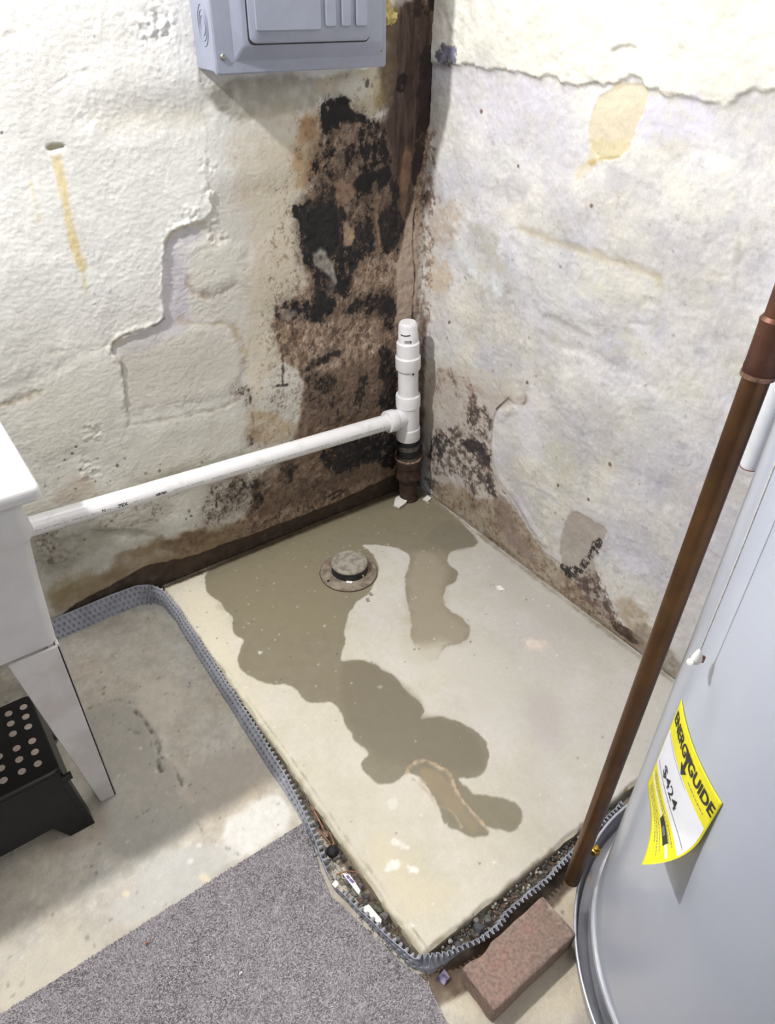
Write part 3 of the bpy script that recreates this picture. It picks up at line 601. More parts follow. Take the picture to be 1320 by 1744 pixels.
# ================================================================== SLAB
SX0, SY0 = -0.915, -1.200
S = Surf(np.arange(SX0, -0.0005, 0.003), np.arange(SY0, -0.0005, 0.003), 2, 0.0, (0, 1))
u, v = S.u, S.v
def W1(p): return zp(330, 900, 2.316, p)
def W3(p): return zp(400, 1050, 2.357, p)
g = ss(-0.85, -0.2, u)[:, None]
S.c[:] = np.array([214, 207, 190])/255*(1-g)+np.array([197, 193, 185])/255*g
S.c += (0.022*fbm(u, v, 0.25, 3, 211))[:, None]*np.array([1, 1, 0.9])+(0.016*fbm(u, v, 0.06, 3, 212))[:, None]*np.array([0.8, 0.7, 1.4])
S.c += (0.014*fbm(u, v, 0.012, 4, 213, 0.85))[:, None]
S.h[:] = 0.0014*fbm(u, v, 0.3, 2, 221)+0.00025*fbm(u, v, 0.02, 2, 222)
S.r[:] = 0.62+0.05*fbm(u, v, 0.1, 2, 223)
for px, col, op, fe in [
    (W3([(560, 850), (760, 1060), (900, 1100), (700, 1250), (560, 1040)]), (218, 205, 172), 0.6, 0.08),
    (W3([(700, 130), (840, 200), (1000, 400), (1150, 520), (1180, 200), (1000, 100)]), (206, 202, 190), 0.5, 0.08),
    (W3([(1160, 280), (1320, 300), (1320, 560), (1180, 480)]), (190, 182, 178), 0.6, 0.06),
    ([(300, 995), (350, 1100), (520, 1350), (560, 1400), (420, 1170), (350, 990)], (222, 214, 188), 0.5, 0.05),
    ([(820, 940), (900, 1000), (1080, 1110), (1000, 1100), (860, 1020)], (186, 182, 174), 0.5, 0.05)]:
    S.paint(S.poly(px, fe, 0.01, 0.05), col, op)
wet = [(40, 170), (45, 235), (60, 262), (110, 290), (125, 330), (160, 350), (150, 390), (162, 425), (200, 435), (185, 470), (168, 520), (190, 560), (230, 590), (310, 615), (370, 615), (410, 640), (430, 675), (480, 690), (545, 680), (575, 710), (590, 760), (620, 800), (640, 850), (685, 875), (692, 895), (660, 920), (665, 950), (700, 985), (720, 1008), (770, 1012), (820, 985), (848, 962), (900, 985), (935, 1040), (965, 1090), (980, 1150), (1010, 1180), (1100, 1220), (1160, 1215), (1165, 1195), (1150, 1175), (1200, 1190), (1250, 1200), (1290, 1170), (1300, 1130), (1280, 1090), (1230, 1065), (1150, 1050), (1100, 1055), (1080, 1020), (1030, 985), (1100, 985), (1140, 975), (1170, 890), (1150, 830), (1090, 780), (1000, 745), (940, 740), (885, 757), (912, 720), (900, 690), (860, 660), (825, 628), (800, 590), (750, 560), (700, 525), (640, 515), (590, 525), (578, 515), (580, 500), (600, 450), (590, 400), (610, 340), (640, 290), (690, 262), (720, 200), (735, 150), (700, 90), (655, 66), (700, 64), (780, 72), (840, 95), (858, 120), (842, 170), (832, 200), (835, 260), (860, 350), (855, 430), (880, 490), (930, 530), (975, 505), (985, 460), (1060, 455), (1097, 415), (1080, 370), (1040, 340), (1000, 315), (985, 290), (990, 230), (1040, 205), (1042, 165), (1000, 145), (1000, 100), (1040, 80), (1130, 66), (1105, 30), (1070, -10), (960, -110), (900, -160), (820, -170), (400, -10), (200, 85)]
wm = S.poly(W1(wet), 0.005, 0.0022, 0.016, 231)
S.paint(wm, (134, 126, 106), 0.97, 0.04, 0.02); S.rough(wm, 0.42)
S.paint(S.poly(W1([(60, 160), (400, 20), (640, -60), (520, 60), (480, 200), (600, 300), (560, 420), (300, 420), (120, 300)]), 0.08, 0.02), (140, 132, 108), 0.55)
S.paint(S.poly(W1([(560, 540), (640, 515), (760, 560), (905, 690), (900, 740), (1000, 745), (1150, 840), (1140, 970), (900, 950), (700, 900), (600, 760)]), 0.03, 0.004), (122, 114, 97), 0.6)
arm = S.poly(W1([(850, 100), (1000, 90), (985, 300), (1100, 400), (1060, 460), (985, 465), (930, 540), (840, 520), (835, 260)]), 0.05, 0.01)
S.paint(arm, (176, 166, 148), 0.55)
S.paint(S.poly(W1([(840, 430), (900, 470), (1000, 450), (990, 560), (830, 560)]), 0.06, 0.01), (205, 199, 184), 0.85)
S.paint(S.poly(W1([(980, -40), (1090, 0), (1130, 66), (1000, 90), (900, 40)]), 0.03, 0.006), (122, 116, 104), 0.5)
S.paint(S.poly(W1([(400, -10), (900, -160), (1000, -60), (700, 0), (450, 40)]), 0.05, 0.01), (142, 133, 110), 0.6)
for px in (W1([(838, 968), (850, 940), (900, 910), (940, 925), (960, 938), (1000, 955), (1020, 990), (1032, 1030), (1065, 1080), (1090, 1110), (1120, 1140), (1160, 1190)]),):
    mk = S.line(px, 0.0065, 0.005, 0.0030, 0.012, 233); S.paint(mk, (196, 172, 146), 0.75, 0.5, 0.008); S.relief(mk, 0.0012); S.rough(mk, 0.8)
mk = S.line(W1([(860, 985), (905, 1020), (940, 1060), (955, 1095), (1000, 1100), (1040, 1140), (1055, 1180)]), 0.004, 0.005, 0.0025, 0.012, 234); S.paint(mk, (188, 168, 146), 0.65, 0.5, 0.008)
S.paint(S.poly(W1([(870, 940), (960, 945), (1020, 1020), (1060, 1100), (1140, 1190), (1090, 1205), (1040, 1140), (950, 1060)]), 0.012, 0.004), (158, 140, 112), 0.6, 0.3, 0.02)
for px, op in [(W3([(640, 890), (700, 920), (705, 935), (650, 925), (625, 900)]), 0.7), (W3([(590, 1010), (640, 975), (668, 980), (650, 1015), (610, 1030)]), 0.95), (W3([(690, 1000), (720, 1000), (745, 1028), (715, 1030), (695, 1015)]), 0.9),
               (W3([(610, 740), (650, 720), (660, 760), (640, 780), (610, 775)]), 0.4), (W1([(250, 482), (272, 485), (265, 496), (252, 494)]), 0.8), (W1([(1188, 230), (1215, 232), (1232, 246), (1205, 243)]), 0.95),
               ([(893, 1090), (918, 1088), (925, 1102), (905, 1106)], 0.55), ([(640, 1170), (650, 1166), (652, 1172)], 0.4), ([(696, 1575), (704, 1578), (700, 1584)], 0.8)]:
    S.paint(S.poly(px, 0.006, 0.003, 0.01), (240, 238, 230), op, 0.3, 0.01)
S.paint(S.poly([(890, 1085), (925, 1088), (940, 1105), (910, 1112), (893, 1100)], 0.02, 0.010, 0.015), (226, 206, 190), 0.5, 0.8, 0.006)
for k in range(330):
    x_ = random.uniform(SX0, -0.02); y_ = random.uniform(SY0, -0.02); q = random.uniform(0.0012, 0.003)
    if random.random() < 0.5: y_ = -abs(random.gauss(0, 0.35)); y_ = max(y_, SY0)
    dk = random.random() < 0.3
    c_ = (92, 84, 70) if dk else (236, 230, 214)
    S.paint(S.poly([(x_-q, y_), (x_, y_-q), (x_+q*1.4, y_), (x_, y_+q)], 0.003, 0.001, world=True), c_, random.uniform(0.3, 0.85))
# edges grimy and worn
S.paint(S.line([(SX0, SY0), (SX0, -0.02)], 0.010, 0.012, 0.004, world=True), (168, 158, 132), 0.7, 0.4, 0.03)
S.paint(S.line([(SX0, SY0), (-0.2, SY0)], 0.008, 0.010, 0.004, world=True), (166, 154, 130), 0.75, 0.4, 0.03)
S.paint(S.line([(SX0+0.016, SY0), (SX0+0.016, -0.4)], 0.002, 0.004, 0.002, world=True), (150, 140, 116), 0.5, 0.6, 0.03)
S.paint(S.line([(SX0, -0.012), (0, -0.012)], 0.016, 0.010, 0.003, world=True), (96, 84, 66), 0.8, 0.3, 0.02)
S.paint(S.line([(-0.012, -1.2), (-0.012, 0)], 0.012, 0.014, 0.005, world=True), (150, 142, 124), 0.7, 0.5, 0.02)
S.paint(S.line([(-0.03, -0.75), (-0.03, -0.35)], 0.010, 0.02, 0.006, world=True), (196, 196, 192), 0.5, 0.4, 0.03)
e = np.minimum(u-SX0, v-SY0)+0.0025*fbm(u, v, 0.03, 3, 241)
S.h[:] -= 0.006*ss(0.007, 0.0, e)
bound = (u <= SX0+1e-6) | (v <= SY0+1e-6)
def place_slab(a, b, h):
    z = 0.0+h; jx = 0.0022*fbm(b, b*0+3, 0.05, 4, 242); jy = 0.0022*fbm(a, a*0+3, 0.05, 4, 243)
    a2 = np.where(a < SX0+0.02, a+jx, a); b2 = np.where(b < SY0+0.02, b+jy, b)
    return np.stack([a2, b2, z], 1)
slab = S.build('floor_slab', M['slab'], place_slab, 0.95); tag(slab, 'raised buff concrete slab with dark wet stains in the corner', None, None, 'structure')
# skirt of the slab
me = slab.data; bm = bmesh.new(); bm.from_mesh(me); bm.edges.ensure_lookup_table()
cl = bm.loops.layers.float_color; vl = bm.verts.layers.float_color.get('Col')
be = [ed for ed in bm.edges if ed.is_boundary and ((ed.verts[0].co.x < SX0+0.006 and ed.verts[1].co.x < SX0+0.006) or (ed.verts[0].co.y < SY0+0.006 and ed.verts[1].co.y < SY0+0.006))]
ret = bmesh.ops.extrude_edge_only(bm, edges=be)
for q in ret['geom']:
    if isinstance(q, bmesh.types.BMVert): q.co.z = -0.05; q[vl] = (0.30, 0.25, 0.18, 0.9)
bm.to_mesh(me); bm.free(); me.polygons.foreach_set('use_smooth', [True]*len(me.polygons)); me.set_sharp_from_angle(angle=math.radians(50))

# ================================================================== OLD FLOOR
S = Surf(axis(np.arange(-1.75, -0.15, 0.0042), -3.0, 0.02), axis(np.arange(-1.72, 0.02, 0.0042), -3.2), 2, ZF, (0, 1))
u, v = S.u, S.v
def F1(p): return zp(0, 1050, 2.357, p)
S.c[:] = np.array([204, 197, 184])/255
S.c += (0.035*fbm(u, v, 0.2, 4, 311))[:, None]+(0.045*fbm(u, v, 0.02, 4, 312, 0.85))[:, None]
S.c += (0.02*fbm(u, v, 0.1, 3, 314))[:, None]*np.array([0.6, 0, -0.8])
S.h[:] = 0.0016*fbm(u, v, 0.25, 3, 321)+0.0006*fbm(u, v, 0.014, 3, 322)
S.r[:] = 0.85
for px, col, op, fe in [
    (F1([(350, 370), (470, 335), (560, 380), (620, 470), (640, 560), (700, 600), (735, 680), (790, 820), (760, 900), (500, 1000), (380, 860), (300, 500)]), (176, 172, 163), 0.75, 0.03),
    (F1([(720, 640), (860, 560), (1000, 500), (1100, 620), (900, 780), (800, 820)]), (180, 172, 162), 0.6, 0.05),
    (F1([(560, 240), (760, 300), (700, 420), (620, 440), (560, 380)]), (218, 212, 196), 0.6, 0.03),
    (F1([(870, 870), (1000, 760), (1130, 700), (1200, 800), (1060, 930), (960, 980), (900, 940)]), (240, 238, 232), 0.85, 0.02),  # lit patch past the tub's shadow, painted into the floor colour
    (F1([(560, 1000), (800, 890), (900, 900), (960, 980), (820, 1080), (560, 1250), (400, 1250)]), (212, 210, 204), 0.7, 0.03),
    (F1([(0, 1400), (300, 1220), (380, 1300), (450, 1340), (200, 1500), (0, 1600)]), (216, 208, 190), 0.7, 0.04),
    (F1([(200, 760), (420, 760), (420, 880), (280, 980), (150, 960)]), (158, 142, 124), 0.5, 0.04),
    ([(740, 1680), (880, 1640), (1010, 1600), (1010, 1744), (760, 1744)], (222, 208, 180), 0.5, 0.04),
    ([(930, 1530), (990, 1470), (1000, 1560), (960, 1600)], (190, 176, 150), 0.5, 0.02),
    ([(720, 1650), (800, 1625), (850, 1600), (820, 1640), (760, 1690)], (120, 88, 72), 0.75, 0.02)]:
    S.paint(S.poly(px, fe, 0.008, 0.04), col, op, 0.15)
for px, w, op, dh in [(F1([(350, 370), (420, 345), (470, 332), (540, 350)]), 0.003, 0.6, -0.0015), (F1([(540, 380), (590, 430), (620, 480), (640, 540), (620, 580), (650, 620)]), 0.007, 0.6, -0.003), (F1([(640, 560), (700, 600), (730, 680)]), 0.003, 0.5, -0.002),
                     (F1([(610, 480), (600, 540), (640, 600)]), 0.004, 0.5, -0.002), (F1([(300, 1220), (350, 1290), (380, 1320)]), 0.003, 0.35, -0.001), (F1([(510, 455), (560, 470)]), 0.006, 0.35, -0.002), (F1([(790, 830), (830, 890), (900, 920), (990, 975)]), 0.003, 0.4, -0.0015), (F1([(640, 1230), (560, 1290), (430, 1330)]), 0.003, 0.3, 0)]:
    mk = S.line(px, w, 0.005, 0.003, 0.02); S.paint(mk, (110, 103, 97), op*0.8, 1.2, 0.012); S.relief(mk, dh)
for x_, y_, q in [(347, 1494, 8), (355, 1499, 6), (262, 1403, 3), (325, 1468, 3), (215, 1523, 7), (243, 1581, 3), (340, 1440, 3), (240, 1275, 4)]:
    S.paint(S.blob(x_, y_, q, q*0.8, feather=0.004, rag=0.003), (238, 226, 196) if q > 5 else (244, 240, 232), 0.8)
for k in range(420):
    x_ = random.uniform(-1.6, -0.94); y_ = random.uniform(-0.86, -0.02) if random.random() < 0.75 else random.uniform(-1.6, -1.22); q = random.uniform(0.001, 0.003)
    if y_ < -1.0: x_ = random.uniform(-0.95, -0.5)
    dk = random.random() < 0.55
    S.paint(S.poly([(x_-q, y_), (x_, y_-q), (x_+q*1.4, y_), (x_, y_+q)], 0.004, 0.001, world=True), (96, 88, 80) if dk else (236, 230, 220), random.uniform(0.3, 0.8))
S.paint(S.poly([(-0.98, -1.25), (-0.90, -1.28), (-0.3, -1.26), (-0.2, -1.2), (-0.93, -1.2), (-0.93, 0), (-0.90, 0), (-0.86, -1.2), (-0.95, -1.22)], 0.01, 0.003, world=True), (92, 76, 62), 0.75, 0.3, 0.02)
S.relief(S.poly([(SX0+0.03, 0.02), (SX0+0.03, SY0+0.03), (0.02, SY0+0.03), (0.02, 0.02)], 0.004, 0.0, world=True), -0.03)
fl = S.build('floor', M['floor'], lambda a, b, h: np.stack([a, b, ZF+h], 1), 0.93); tag(fl, 'older worn concrete floor around the slab', None, None, 'structure')

# ================================================================== DIMPLED MEMBRANE around the slab
def crv(P, n):
    P = np.array(P, float); d = np.r_[0, np.cumsum(np.linalg.norm(np.diff(P, axis=0), axis=1))]
    t = np.linspace(0, d[-1], n); out = np.stack([np.interp(t, d, P[:, k]) for k in range(P.shape[1])], 1)
    ker = np.ones(9)/9
    for k in range(P.shape[1]):
        q = np.convolve(np.pad(out[:, k], 4, mode='edge'), ker, 'valid'); out[:, k] = q
    return out, d[-1]
# stations: base x, y, then top x, y, z (metres)
ST = [(-1.50, -0.022, -1.505, 0.000, 0.030), (-1.22, -0.020, -1.222, 0.000, 0.034), (-1.06, -0.016, -1.056, 0.000, 0.038), (-0.985, -0.018, -0.982, -0.002, 0.036), (-0.955, -0.028, -0.950, -0.014, 0.032),
      (-0.938, -0.060, -0.928, -0.045, 0.026), (-0.934, -0.130, -0.920, -0.130, 0.018), (-0.940, -0.30, -0.922, -0.30, 0.014), (-0.946, -0.55, -0.925, -0.55, 0.013), (-0.948, -0.73, -0.932, -0.73, 0.012),
      (-0.950, -0.84, -0.945, -0.84, 0.010), (-0.956, -0.90, -0.956, -0.90, 0.010), (-0.966, -0.965, -0.970, -0.965, 0.010), (-0.970, -1.00, -0.976, -1.00, 0.009), (-0.958, -1.06, -0.962, -1.06, 0.010),
      (-0.946, -1.13, -0.948, -1.13, 0.012), (-0.932, -1.195, -0.931, -1.196, 0.016), (-0.912, -1.222, -0.905, -1.214, 0.019), (-0.886, -1.226, -0.880, -1.228, 0.017), (-0.845, -1.226, -0.845, -1.238, 0.014),
      (-0.805, -1.232, -0.805, -1.248, 0.012), (-0.775, -1.232, -0.772, -1.249, 0.013), (-0.735, -1.228, -0.735, -1.243, 0.013), (-0.66, -1.224, -0.66, -1.242, 0.012), (-0.55, -1.220, -0.55, -1.233, 0.010),
      (-0.45, -1.216, -0.45, -1.224, 0.008), (-0.38, -1.212, -0.38, -1.218, 0.006)]
NS, NT = 1500, 25
Q, LEN = crv(ST, NS)
bs = np.stack([Q[:, 0], Q[:, 1], np.full(NS, ZF-0.004)], 1); tp = np.stack([Q[:, 2], Q[:, 3], Q[:, 4]], 1)
tan = np.gradient(bs[:, :2], axis=0); tan /= np.linalg.norm(tan, axis=1)[:, None]+1e-9
nrm = np.stack([-tan[:, 1], tan[:, 0], np.zeros(NS)], 1)
mid = np.array([-0.45, -0.6, 0]);
sgn = np.sign(np.sum((mid-bs)*nrm, 1)); nrm *= sgn[:, None]
nrm[Q[:, 0] < -0.965] = np.array([0, 1, 0])*0.6+nrm[Q[:, 0] < -0.965]*0.0
arc = np.linspace(0, LEN, NS)
verts = []
T_ = np.linspace(0, 1, NT)
for j, t in enumerate(T_):
    pz = bs*(1-t)+tp*t
    hgt = np.linalg.norm(tp-bs, axis=1)
    dz = (1-t)*hgt                                    # distance down from the top edge
    row = np.floor(dz/0.0165); a_ = (arc+0.0097*(row % 2)) % 0.0194-0.0097; b_ = (dz % 0.0165)-0.0106
    rr = np.sqrt(a_**2+b_**2); dm = ss(0.0056, 0.0038, rr)
    front = (Q[:, 1] < -1.205) & (Q[:, 0] > -0.93)
    a2 = (arc % 0.0150)-0.0075; d2 = ss(0.0062, 0.0042, np.abs(a2))*ss(0.030, 0.018, dz)*(1.0 if True else 0)
    amp = np.where(front, 0.0, 0.0100*dm)+np.where(front, 0.0080*d2*(0.75+0.5*vnoise(arc, arc*0, 0.02, 5)), 0.0)
    wob = 0.0015*fbm(arc, arc*0+t*0.02, 0.12, 3, 401)
    pz = pz+nrm*(amp+wob)[:, None]
    verts.append(pz)
V_ = np.concatenate(verts); F_ = []
for j in range(NT-1):
    a = j*NS+np.arange(NS-1); F_.append(np.stack([a, a+1, a+NS+1, a+NS], 1))
F_ = np.concatenate(F_)
me = bpy.data.meshes.new('membrane'); me.from_pydata(V_.tolist(), [], F_.tolist()); me.materials.append(M['membrane']); me.polygons.foreach_set('use_smooth', [True]*len(me.polygons)); me.set_sharp_from_angle(angle=math.radians(60))
mb = link('drainage_membrane', me); sd = mb.modifiers.new('thickness', 'SOLIDIFY'); sd.thickness = 0.0011; sd.offset = 0
tag(mb, 'grey dimpled plastic drainage membrane standing around the slab edge', 'membrane')

# ================================================================== GRAVEL in the trench
def pebble_mesh(seed, mt, sub=1):
    bm = bmesh.new(); bmesh.ops.create_icosphere(bm, subdivisions=sub, radius=1.0); r = random.Random(seed)
    sc = (r.uniform(0.8, 1.15), r.uniform(0.6, 0.95), r.uniform(0.45, 0.75))
    for q in bm.verts: q.co *= r.uniform(0.78, 1.15); q.co = Vector((q.co.x*sc[0], q.co.y*sc[1], q.co.z*sc[2]))
    me = bpy.data.meshes.new('pebble'); bm.to_mesh(me); bm.free(); me.materials.append(mt); smooth(me, 28); return me
PM = [pebble_mesh(10+k, STONE[k % 8], 1) for k in range(16)]
gb = thing('gravel_bed', 'grey and pale gravel filling the gap between slab and dimpled membrane', 'gravel', (-0.93, -1.0, ZF))
def put_pebble(x, y, z, r, k=None):
    o = bpy.data.objects.new('pebble', PM[random.randrange(16) if k is None else k]); COL.objects.link(o); o.parent = gb
    o.location = (x+0.93, y+1.0, z-ZF); o.scale = (r, r, r); o.rotation_euler = (random.uniform(-.5, .5), random.uniform(-.5, .5), random.uniform(0, 6.28)); return o
npb = 0
spots = []
for tries in range(6000):
    if npb >= 150: break
    if random.random() < 0.58:
        k = random.randrange(NS); 
        if not (-1.20 < Q[k, 1] < -0.86) or Q[k, 0] > -0.92: continue
        y = Q[k, 1]; x1 = SX0-0.002; x0 = min(Q[k, 0], Q[k, 2])+0.004
        r = random.uniform(0.0035, 0.0085)*(1 if x1-x0 > 0.03 else 0.6)
        if x1-x0 < 2*r: continue
        x = random.uniform(x0+r, x1-r*0.7)
    else:
        x = -0.90+0.40*random.random()**1.5; y0 = -1.226; y1 = SY0-0.001; r = random.uniform(0.003, 0.0075) if x < -0.72 else random.uniform(0.0025, 0.005)
        if x < -0.77: y0 = -1.236
        y = random.uniform(y0+r*0.8, y1-r*0.5)
    if any((x-a)**2+(y-b)**2 < (0.72*(r+c))**2 for a, b, c in spots): continue
    spots.append((x, y, r)); put_pebble(x, y, -0.014+random.uniform(-0.003, 0.004), r); npb += 1
# larger dark stones in the front gap
for x, y, r, k in [(-0.845, -1.222, 0.012, 0), (-0.795, -1.222, 0.014, 0), (-0.772, -1.221, 0.009, 1), (-0.87, -1.220, 0.008, 3), (-0.75, -1.219, 0.007, 5), (-0.70, -1.219, 0.006, 5), (-0.925, -1.10, 0.011, 1), (-0.937, -1.075, 0.010, 6), (-0.93, -1.15, 0.010, 1), (-0.935, -0.955, 0.010, 1), (-0.955, -0.99, 0.010, 4), (-0.945, -1.035, 0.009, 2)]:
    put_pebble(x, y, -0.009, r, k)
# fine grit under the pebbles
gr = MB()
for k in range(1500):
    if k % 2: x = random.uniform(-0.965, SX0); y = random.uniform(-1.20, -0.60); 
    else: x = random.uniform(-0.93, -0.40); y = random.uniform(-1.222, SY0)
    if k % 2 and y > -0.86: x = random.uniform(-0.932, SX0)
    r = random.uniform(0.0012, 0.003); z = -0.021+random.uniform(0, 0.006)
    P = [(x+r*random.uniform(.6, 1.2)*a, y+r*random.uniform(.6, 1.2)*b, z+r*c) for a, b, c in ((1, 0, 0), (-.5, .9, 0), (-.5, -.9, 0), (0, 0, 1))]
    gr.add([(p[0]+0.93, p[1]+1.0, p[2]-ZF) for p in P], [(0, 1, 3), (1, 2, 3), (2, 0, 3), (0, 2, 1)])
gg = gr.build('grit', STONE[2], gb, 10); gg['kind'] = 'stuff'

# twigs, wrapper and other litter lying in the gap
def twig(path, r, label, m_=None):
    o = MB().tube(path, r, 6).build('twig', m_ or M['twig'], None, 60); tag(o, label, 'twig', None); return o
tw = [([(-0.921, -0.835, -0.004), (-0.925, -0.87, -0.002), (-0.93, -0.91, -0.003)], 0.0016, 'long pale orange twig along the slab edge beside the carpet corner'),
      ([(-0.938, -0.885, -0.006), (-0.933, -0.92, -0.003), (-0.935, -0.95, -0.005)], 0.0014, 'short orange twig touching the membrane above the black lump'),
      ([(-0.921, -0.905, -0.003), (-0.928, -0.93, 0.0), (-0.94, -0.94, -0.004)], 0.0012, 'thin orange twig crossing toward the black lump'),
      ([(-0.956, -0.985, -0.003), (-0.938, -0.995, 0.004), (-0.922, -1.008, 0.002)], 0.0017, 'brown twig lying across the gravel above the white paper strip')]
for pth, r, lb in tw: twig(pth, r, lb)
bm = bmesh.new(); bmesh.ops.create_icosphere(bm, subdivisions=3, radius=0.0125)
for q in bm.verts: q.co *= 1+0.22*math.sin(q.co.x*520+1)*math.sin(q.co.y*430)*math.cos(q.co.z*390); q.co.z *= 0.8
me = bpy.data.meshes.new('lump'); bm.to_mesh(me); bm.free(); me.materials.append(M['darklump']); smooth(me, 60)
o = link('rubber_lump', me); o.location = (-0.937, -0.942, -0.004); tag(o, 'black crumpled rubber lump in the gravel at the slab edge', 'lump')
c0 = [at(583, 1487, 2, 0.004), at(596, 1490, 2, 0.005), at(614, 1516, 2, 0.004), at(611, 1524, 2, 0.003)]
def sheet(name, pts, m_, label, cat, th=0.0006, parent=None):
    top = [Vector(p) for p in pts]; bot = [p-Vector((0, 0, th)) for p in top]
    o = MB().loft([bot, top]).build(name, m_, parent, 30); 
    if cat: tag(o, label, cat)
    return o
ps = sheet('paper_strip', c0, M['white'], 'white paper strip with purple print lying in the gravel', 'paper')
for a, b in (((589, 1492), (593, 1497)), ((594, 1498), (600, 1504))):
    sheet('print_mark', [at(a[0], a[1], 2, 0.0056), at(a[0]+4, a[1]-2, 2, 0.0056), at(b[0]+4, b[1]-2, 2, 0.0053), at(b[0], b[1], 2, 0.0053)], M['purple'], None, None, 0.0004, ps)
sheet('plaster_chip', [at(614, 1547, 2, 0.0), at(628, 1540, 2, 0.003), at(650, 1566, 2, 0.003), at(648, 1576, 2, 0.0)], M['chip'], 'long white plaster chip low in the gravel near the front corner', 'chip', 0.004)
sheet('plaster_chip', [at(565, 1506, 2, 0.010), at(572, 1498, 2, 0.012), at(577, 1506, 2, 0.011), at(571, 1512, 2, 0.010)], M['chip'], 'small white chip on the membrane edge above the carpet', 'chip', 0.002)
wv = [at(742, 1668, 2, ZF+.002), at(757, 1650, 2, ZF+.012), at(766, 1664, 2, ZF+.008), at(757, 1678, 2, ZF+.002)]
sheet('foil_wrapper', wv, M['wrapper'], 'dark shiny foil scrap beside the membrane front corner', 'wrapper', 0.0012)
# white chips by the drain stack and on the slab
def chip(pts, z, label, col='chip', name='paint_chip', th=0.003):
    return sheet(name, [at(x, y, 2, z) for x, y in pts], M[col], label, 'chip', th)
chip([(671, 860), (673, 848), (682, 842), (692, 834), (698, 838), (692, 855), (680, 864)], 0.010, 'large white paint chip on the slab at the foot of the rusty hub', th=0.006)
chip([(720, 850), (728, 843), (735, 848), (728, 854)], 0.005, 'pale paint chip on the slab right of the rusty hub in the corner', th=0.004)
chip([(845, 998), (852, 997), (860, 1004), (852, 1006)], 0.002, 'thin white flake on the slab below the right wall', th=0.0015)
chip([(628, 1010), (632, 1008), (635, 1012), (631, 1014)], 0.003, 'tiny grey crumb on the slab right below the drain cap, nearer the drain', 'drain', 'concrete_crumb', 0.003)
chip([(623, 1019), (628, 1018), (630, 1023), (625, 1024)], 0.003, 'tiny grey crumb on the slab below the drain cap, farther from the drain', 'drain', 'concrete_crumb', 0.003)

# ================================================================== ELECTRICAL PANEL
pn = thing('electrical_panel', 'grey metal electrical panel mounted high on the left wall', 'panel', (-0.417, 0, 1.245))
X0, X1, ZB_, ZT_ = -0.619, -0.215, 1.246, 1.800; YF = -0.098
def L_(x, y, z): return (x+0.417, y, z-1.245)
def lbox(x0, y0, z0, x1, y1, z1): m_ = MB(); a = L_(x0, y0, z0); b = L_(x1, y1, z1); return m_.box(a, b)
lbox(X0+0.004, YF+0.004, ZB_+0.004, X1-0.004, -0.002, ZT_-0.004).build('enclosure', M['panel'], pn, bevel=0.003)
# cover: flat flange, bevel, raised field
def rect(x0, z0, x1, z1, y, r=0.0, n=5):
    if r <= 0: return [L_(x0, y, z0), L_(x1, y, z0), L_(x1, y, z1), L_(x0, y, z1)]
    P = []
    for cx, cz, a0 in ((x1-r, z0+r, -90), (x1-r, z1-r, 0), (x0+r, z1-r, 90), (x0+r, z0+r, 180)):
        for k in range(n): a = math.radians(a0+90*k/(n-1)); P.append(L_(cx+r*math.cos(a), y, cz+r*math.sin(a)))
    return P
fx0, fz0, fx1, fz1 = X0+0.040, ZB_+0.022, X1-0.014, ZT_-0.03
cv = MB().loft([rect(X0, ZB_, X1, ZT_, YF+0.010, 0.006), rect(X0, ZB_, X1, ZT_, YF, 0.006), rect(X0+0.003, ZB_+0.003, X1-0.003, ZT_-0.003, YF-0.002, 0.006), rect(fx0, fz0, fx1, fz1, YF-0.002, 0.006),
                rect(fx0+0.014, fz0+0.022, fx1-0.006, fz1-0.02, YF-0.014, 0.006), rect(fx0+0.018, fz0+0.026, fx1-0.009, fz1-0.024, YF-0.015, 0.006)])
cover = cv.build('cover', M['panel'], pn, 25)
yd = YF-0.015
dx0, dx1, dz0, dz1 = -0.550, -0.272, 1.297, 1.76
MB().loft([rect(dx0-0.003, dz0-0.003, dx1+0.003, dz1+0.003, yd+0.002, 0.012), rect(dx0-0.003, dz0-0.003, dx1+0.003, dz1+0.003, yd-0.0004, 0.012)]).build('door_gap', M['ink'], pn, 30)
door = MB().loft([rect(dx0, dz0, dx1, dz1, yd, 0.012), rect(dx0, dz0, dx1, dz1, yd-0.005, 0.012), rect(dx0+0.003, dz0+0.003, dx1-0.003, dz1-0.003, yd-0.0065, 0.012)]).build('door', M['panel'], pn, 25)
def ddx(x0, z0, x1, z1, y0, y1, nm, r=0.004): return MB().loft([rect(x0, z0, x1, z1, y0, r), rect(x0, z0, x1, z1, y1, r), rect(x0+0.0015, z0+0.0015, x1-0.0015, z1-0.0015, y1-0.001, r)]).build(nm, M['panel'], door, 25)
ddx(-0.538, 1.317, -0.392, 1.74, yd-0.004, yd-0.0085, 'raised_field')
for a, b in ((-0.381, -0.357), (-0.343, -0.321), (-0.308, -0.281)): ddx(a, 1.322, b, 1.74, yd-0.004, yd-0.0100, 'rib')
for x, z, nm in ((-0.603, 1.276, 'screw'), (-0.232, 1.279, 'screw'), (-0.603, 1.775, 'screw'), (-0.232, 1.775, 'screw')):
    MB().lathe([(0, 0.006), (0.003, 0.006), (0.005, 0.004)], L_(x, YF-0.001, z), L_(x, YF-0.01, z), 14).build(nm, M['screw'], pn, 30)
# concentric knockouts on the left side
for k, r in enumerate((0.034, 0.025, 0.016)):
    P = [(X0+0.004-0.0005, -0.053+r*0.62*math.cos(t), 1.325+r*math.sin(t)) for t in np.linspace(0, 2*math.pi, 33)]
    MB().tube([L_(*p) for p in P], 0.0011, 6, False).build('knockout_ring', M['panel'], pn, 60)
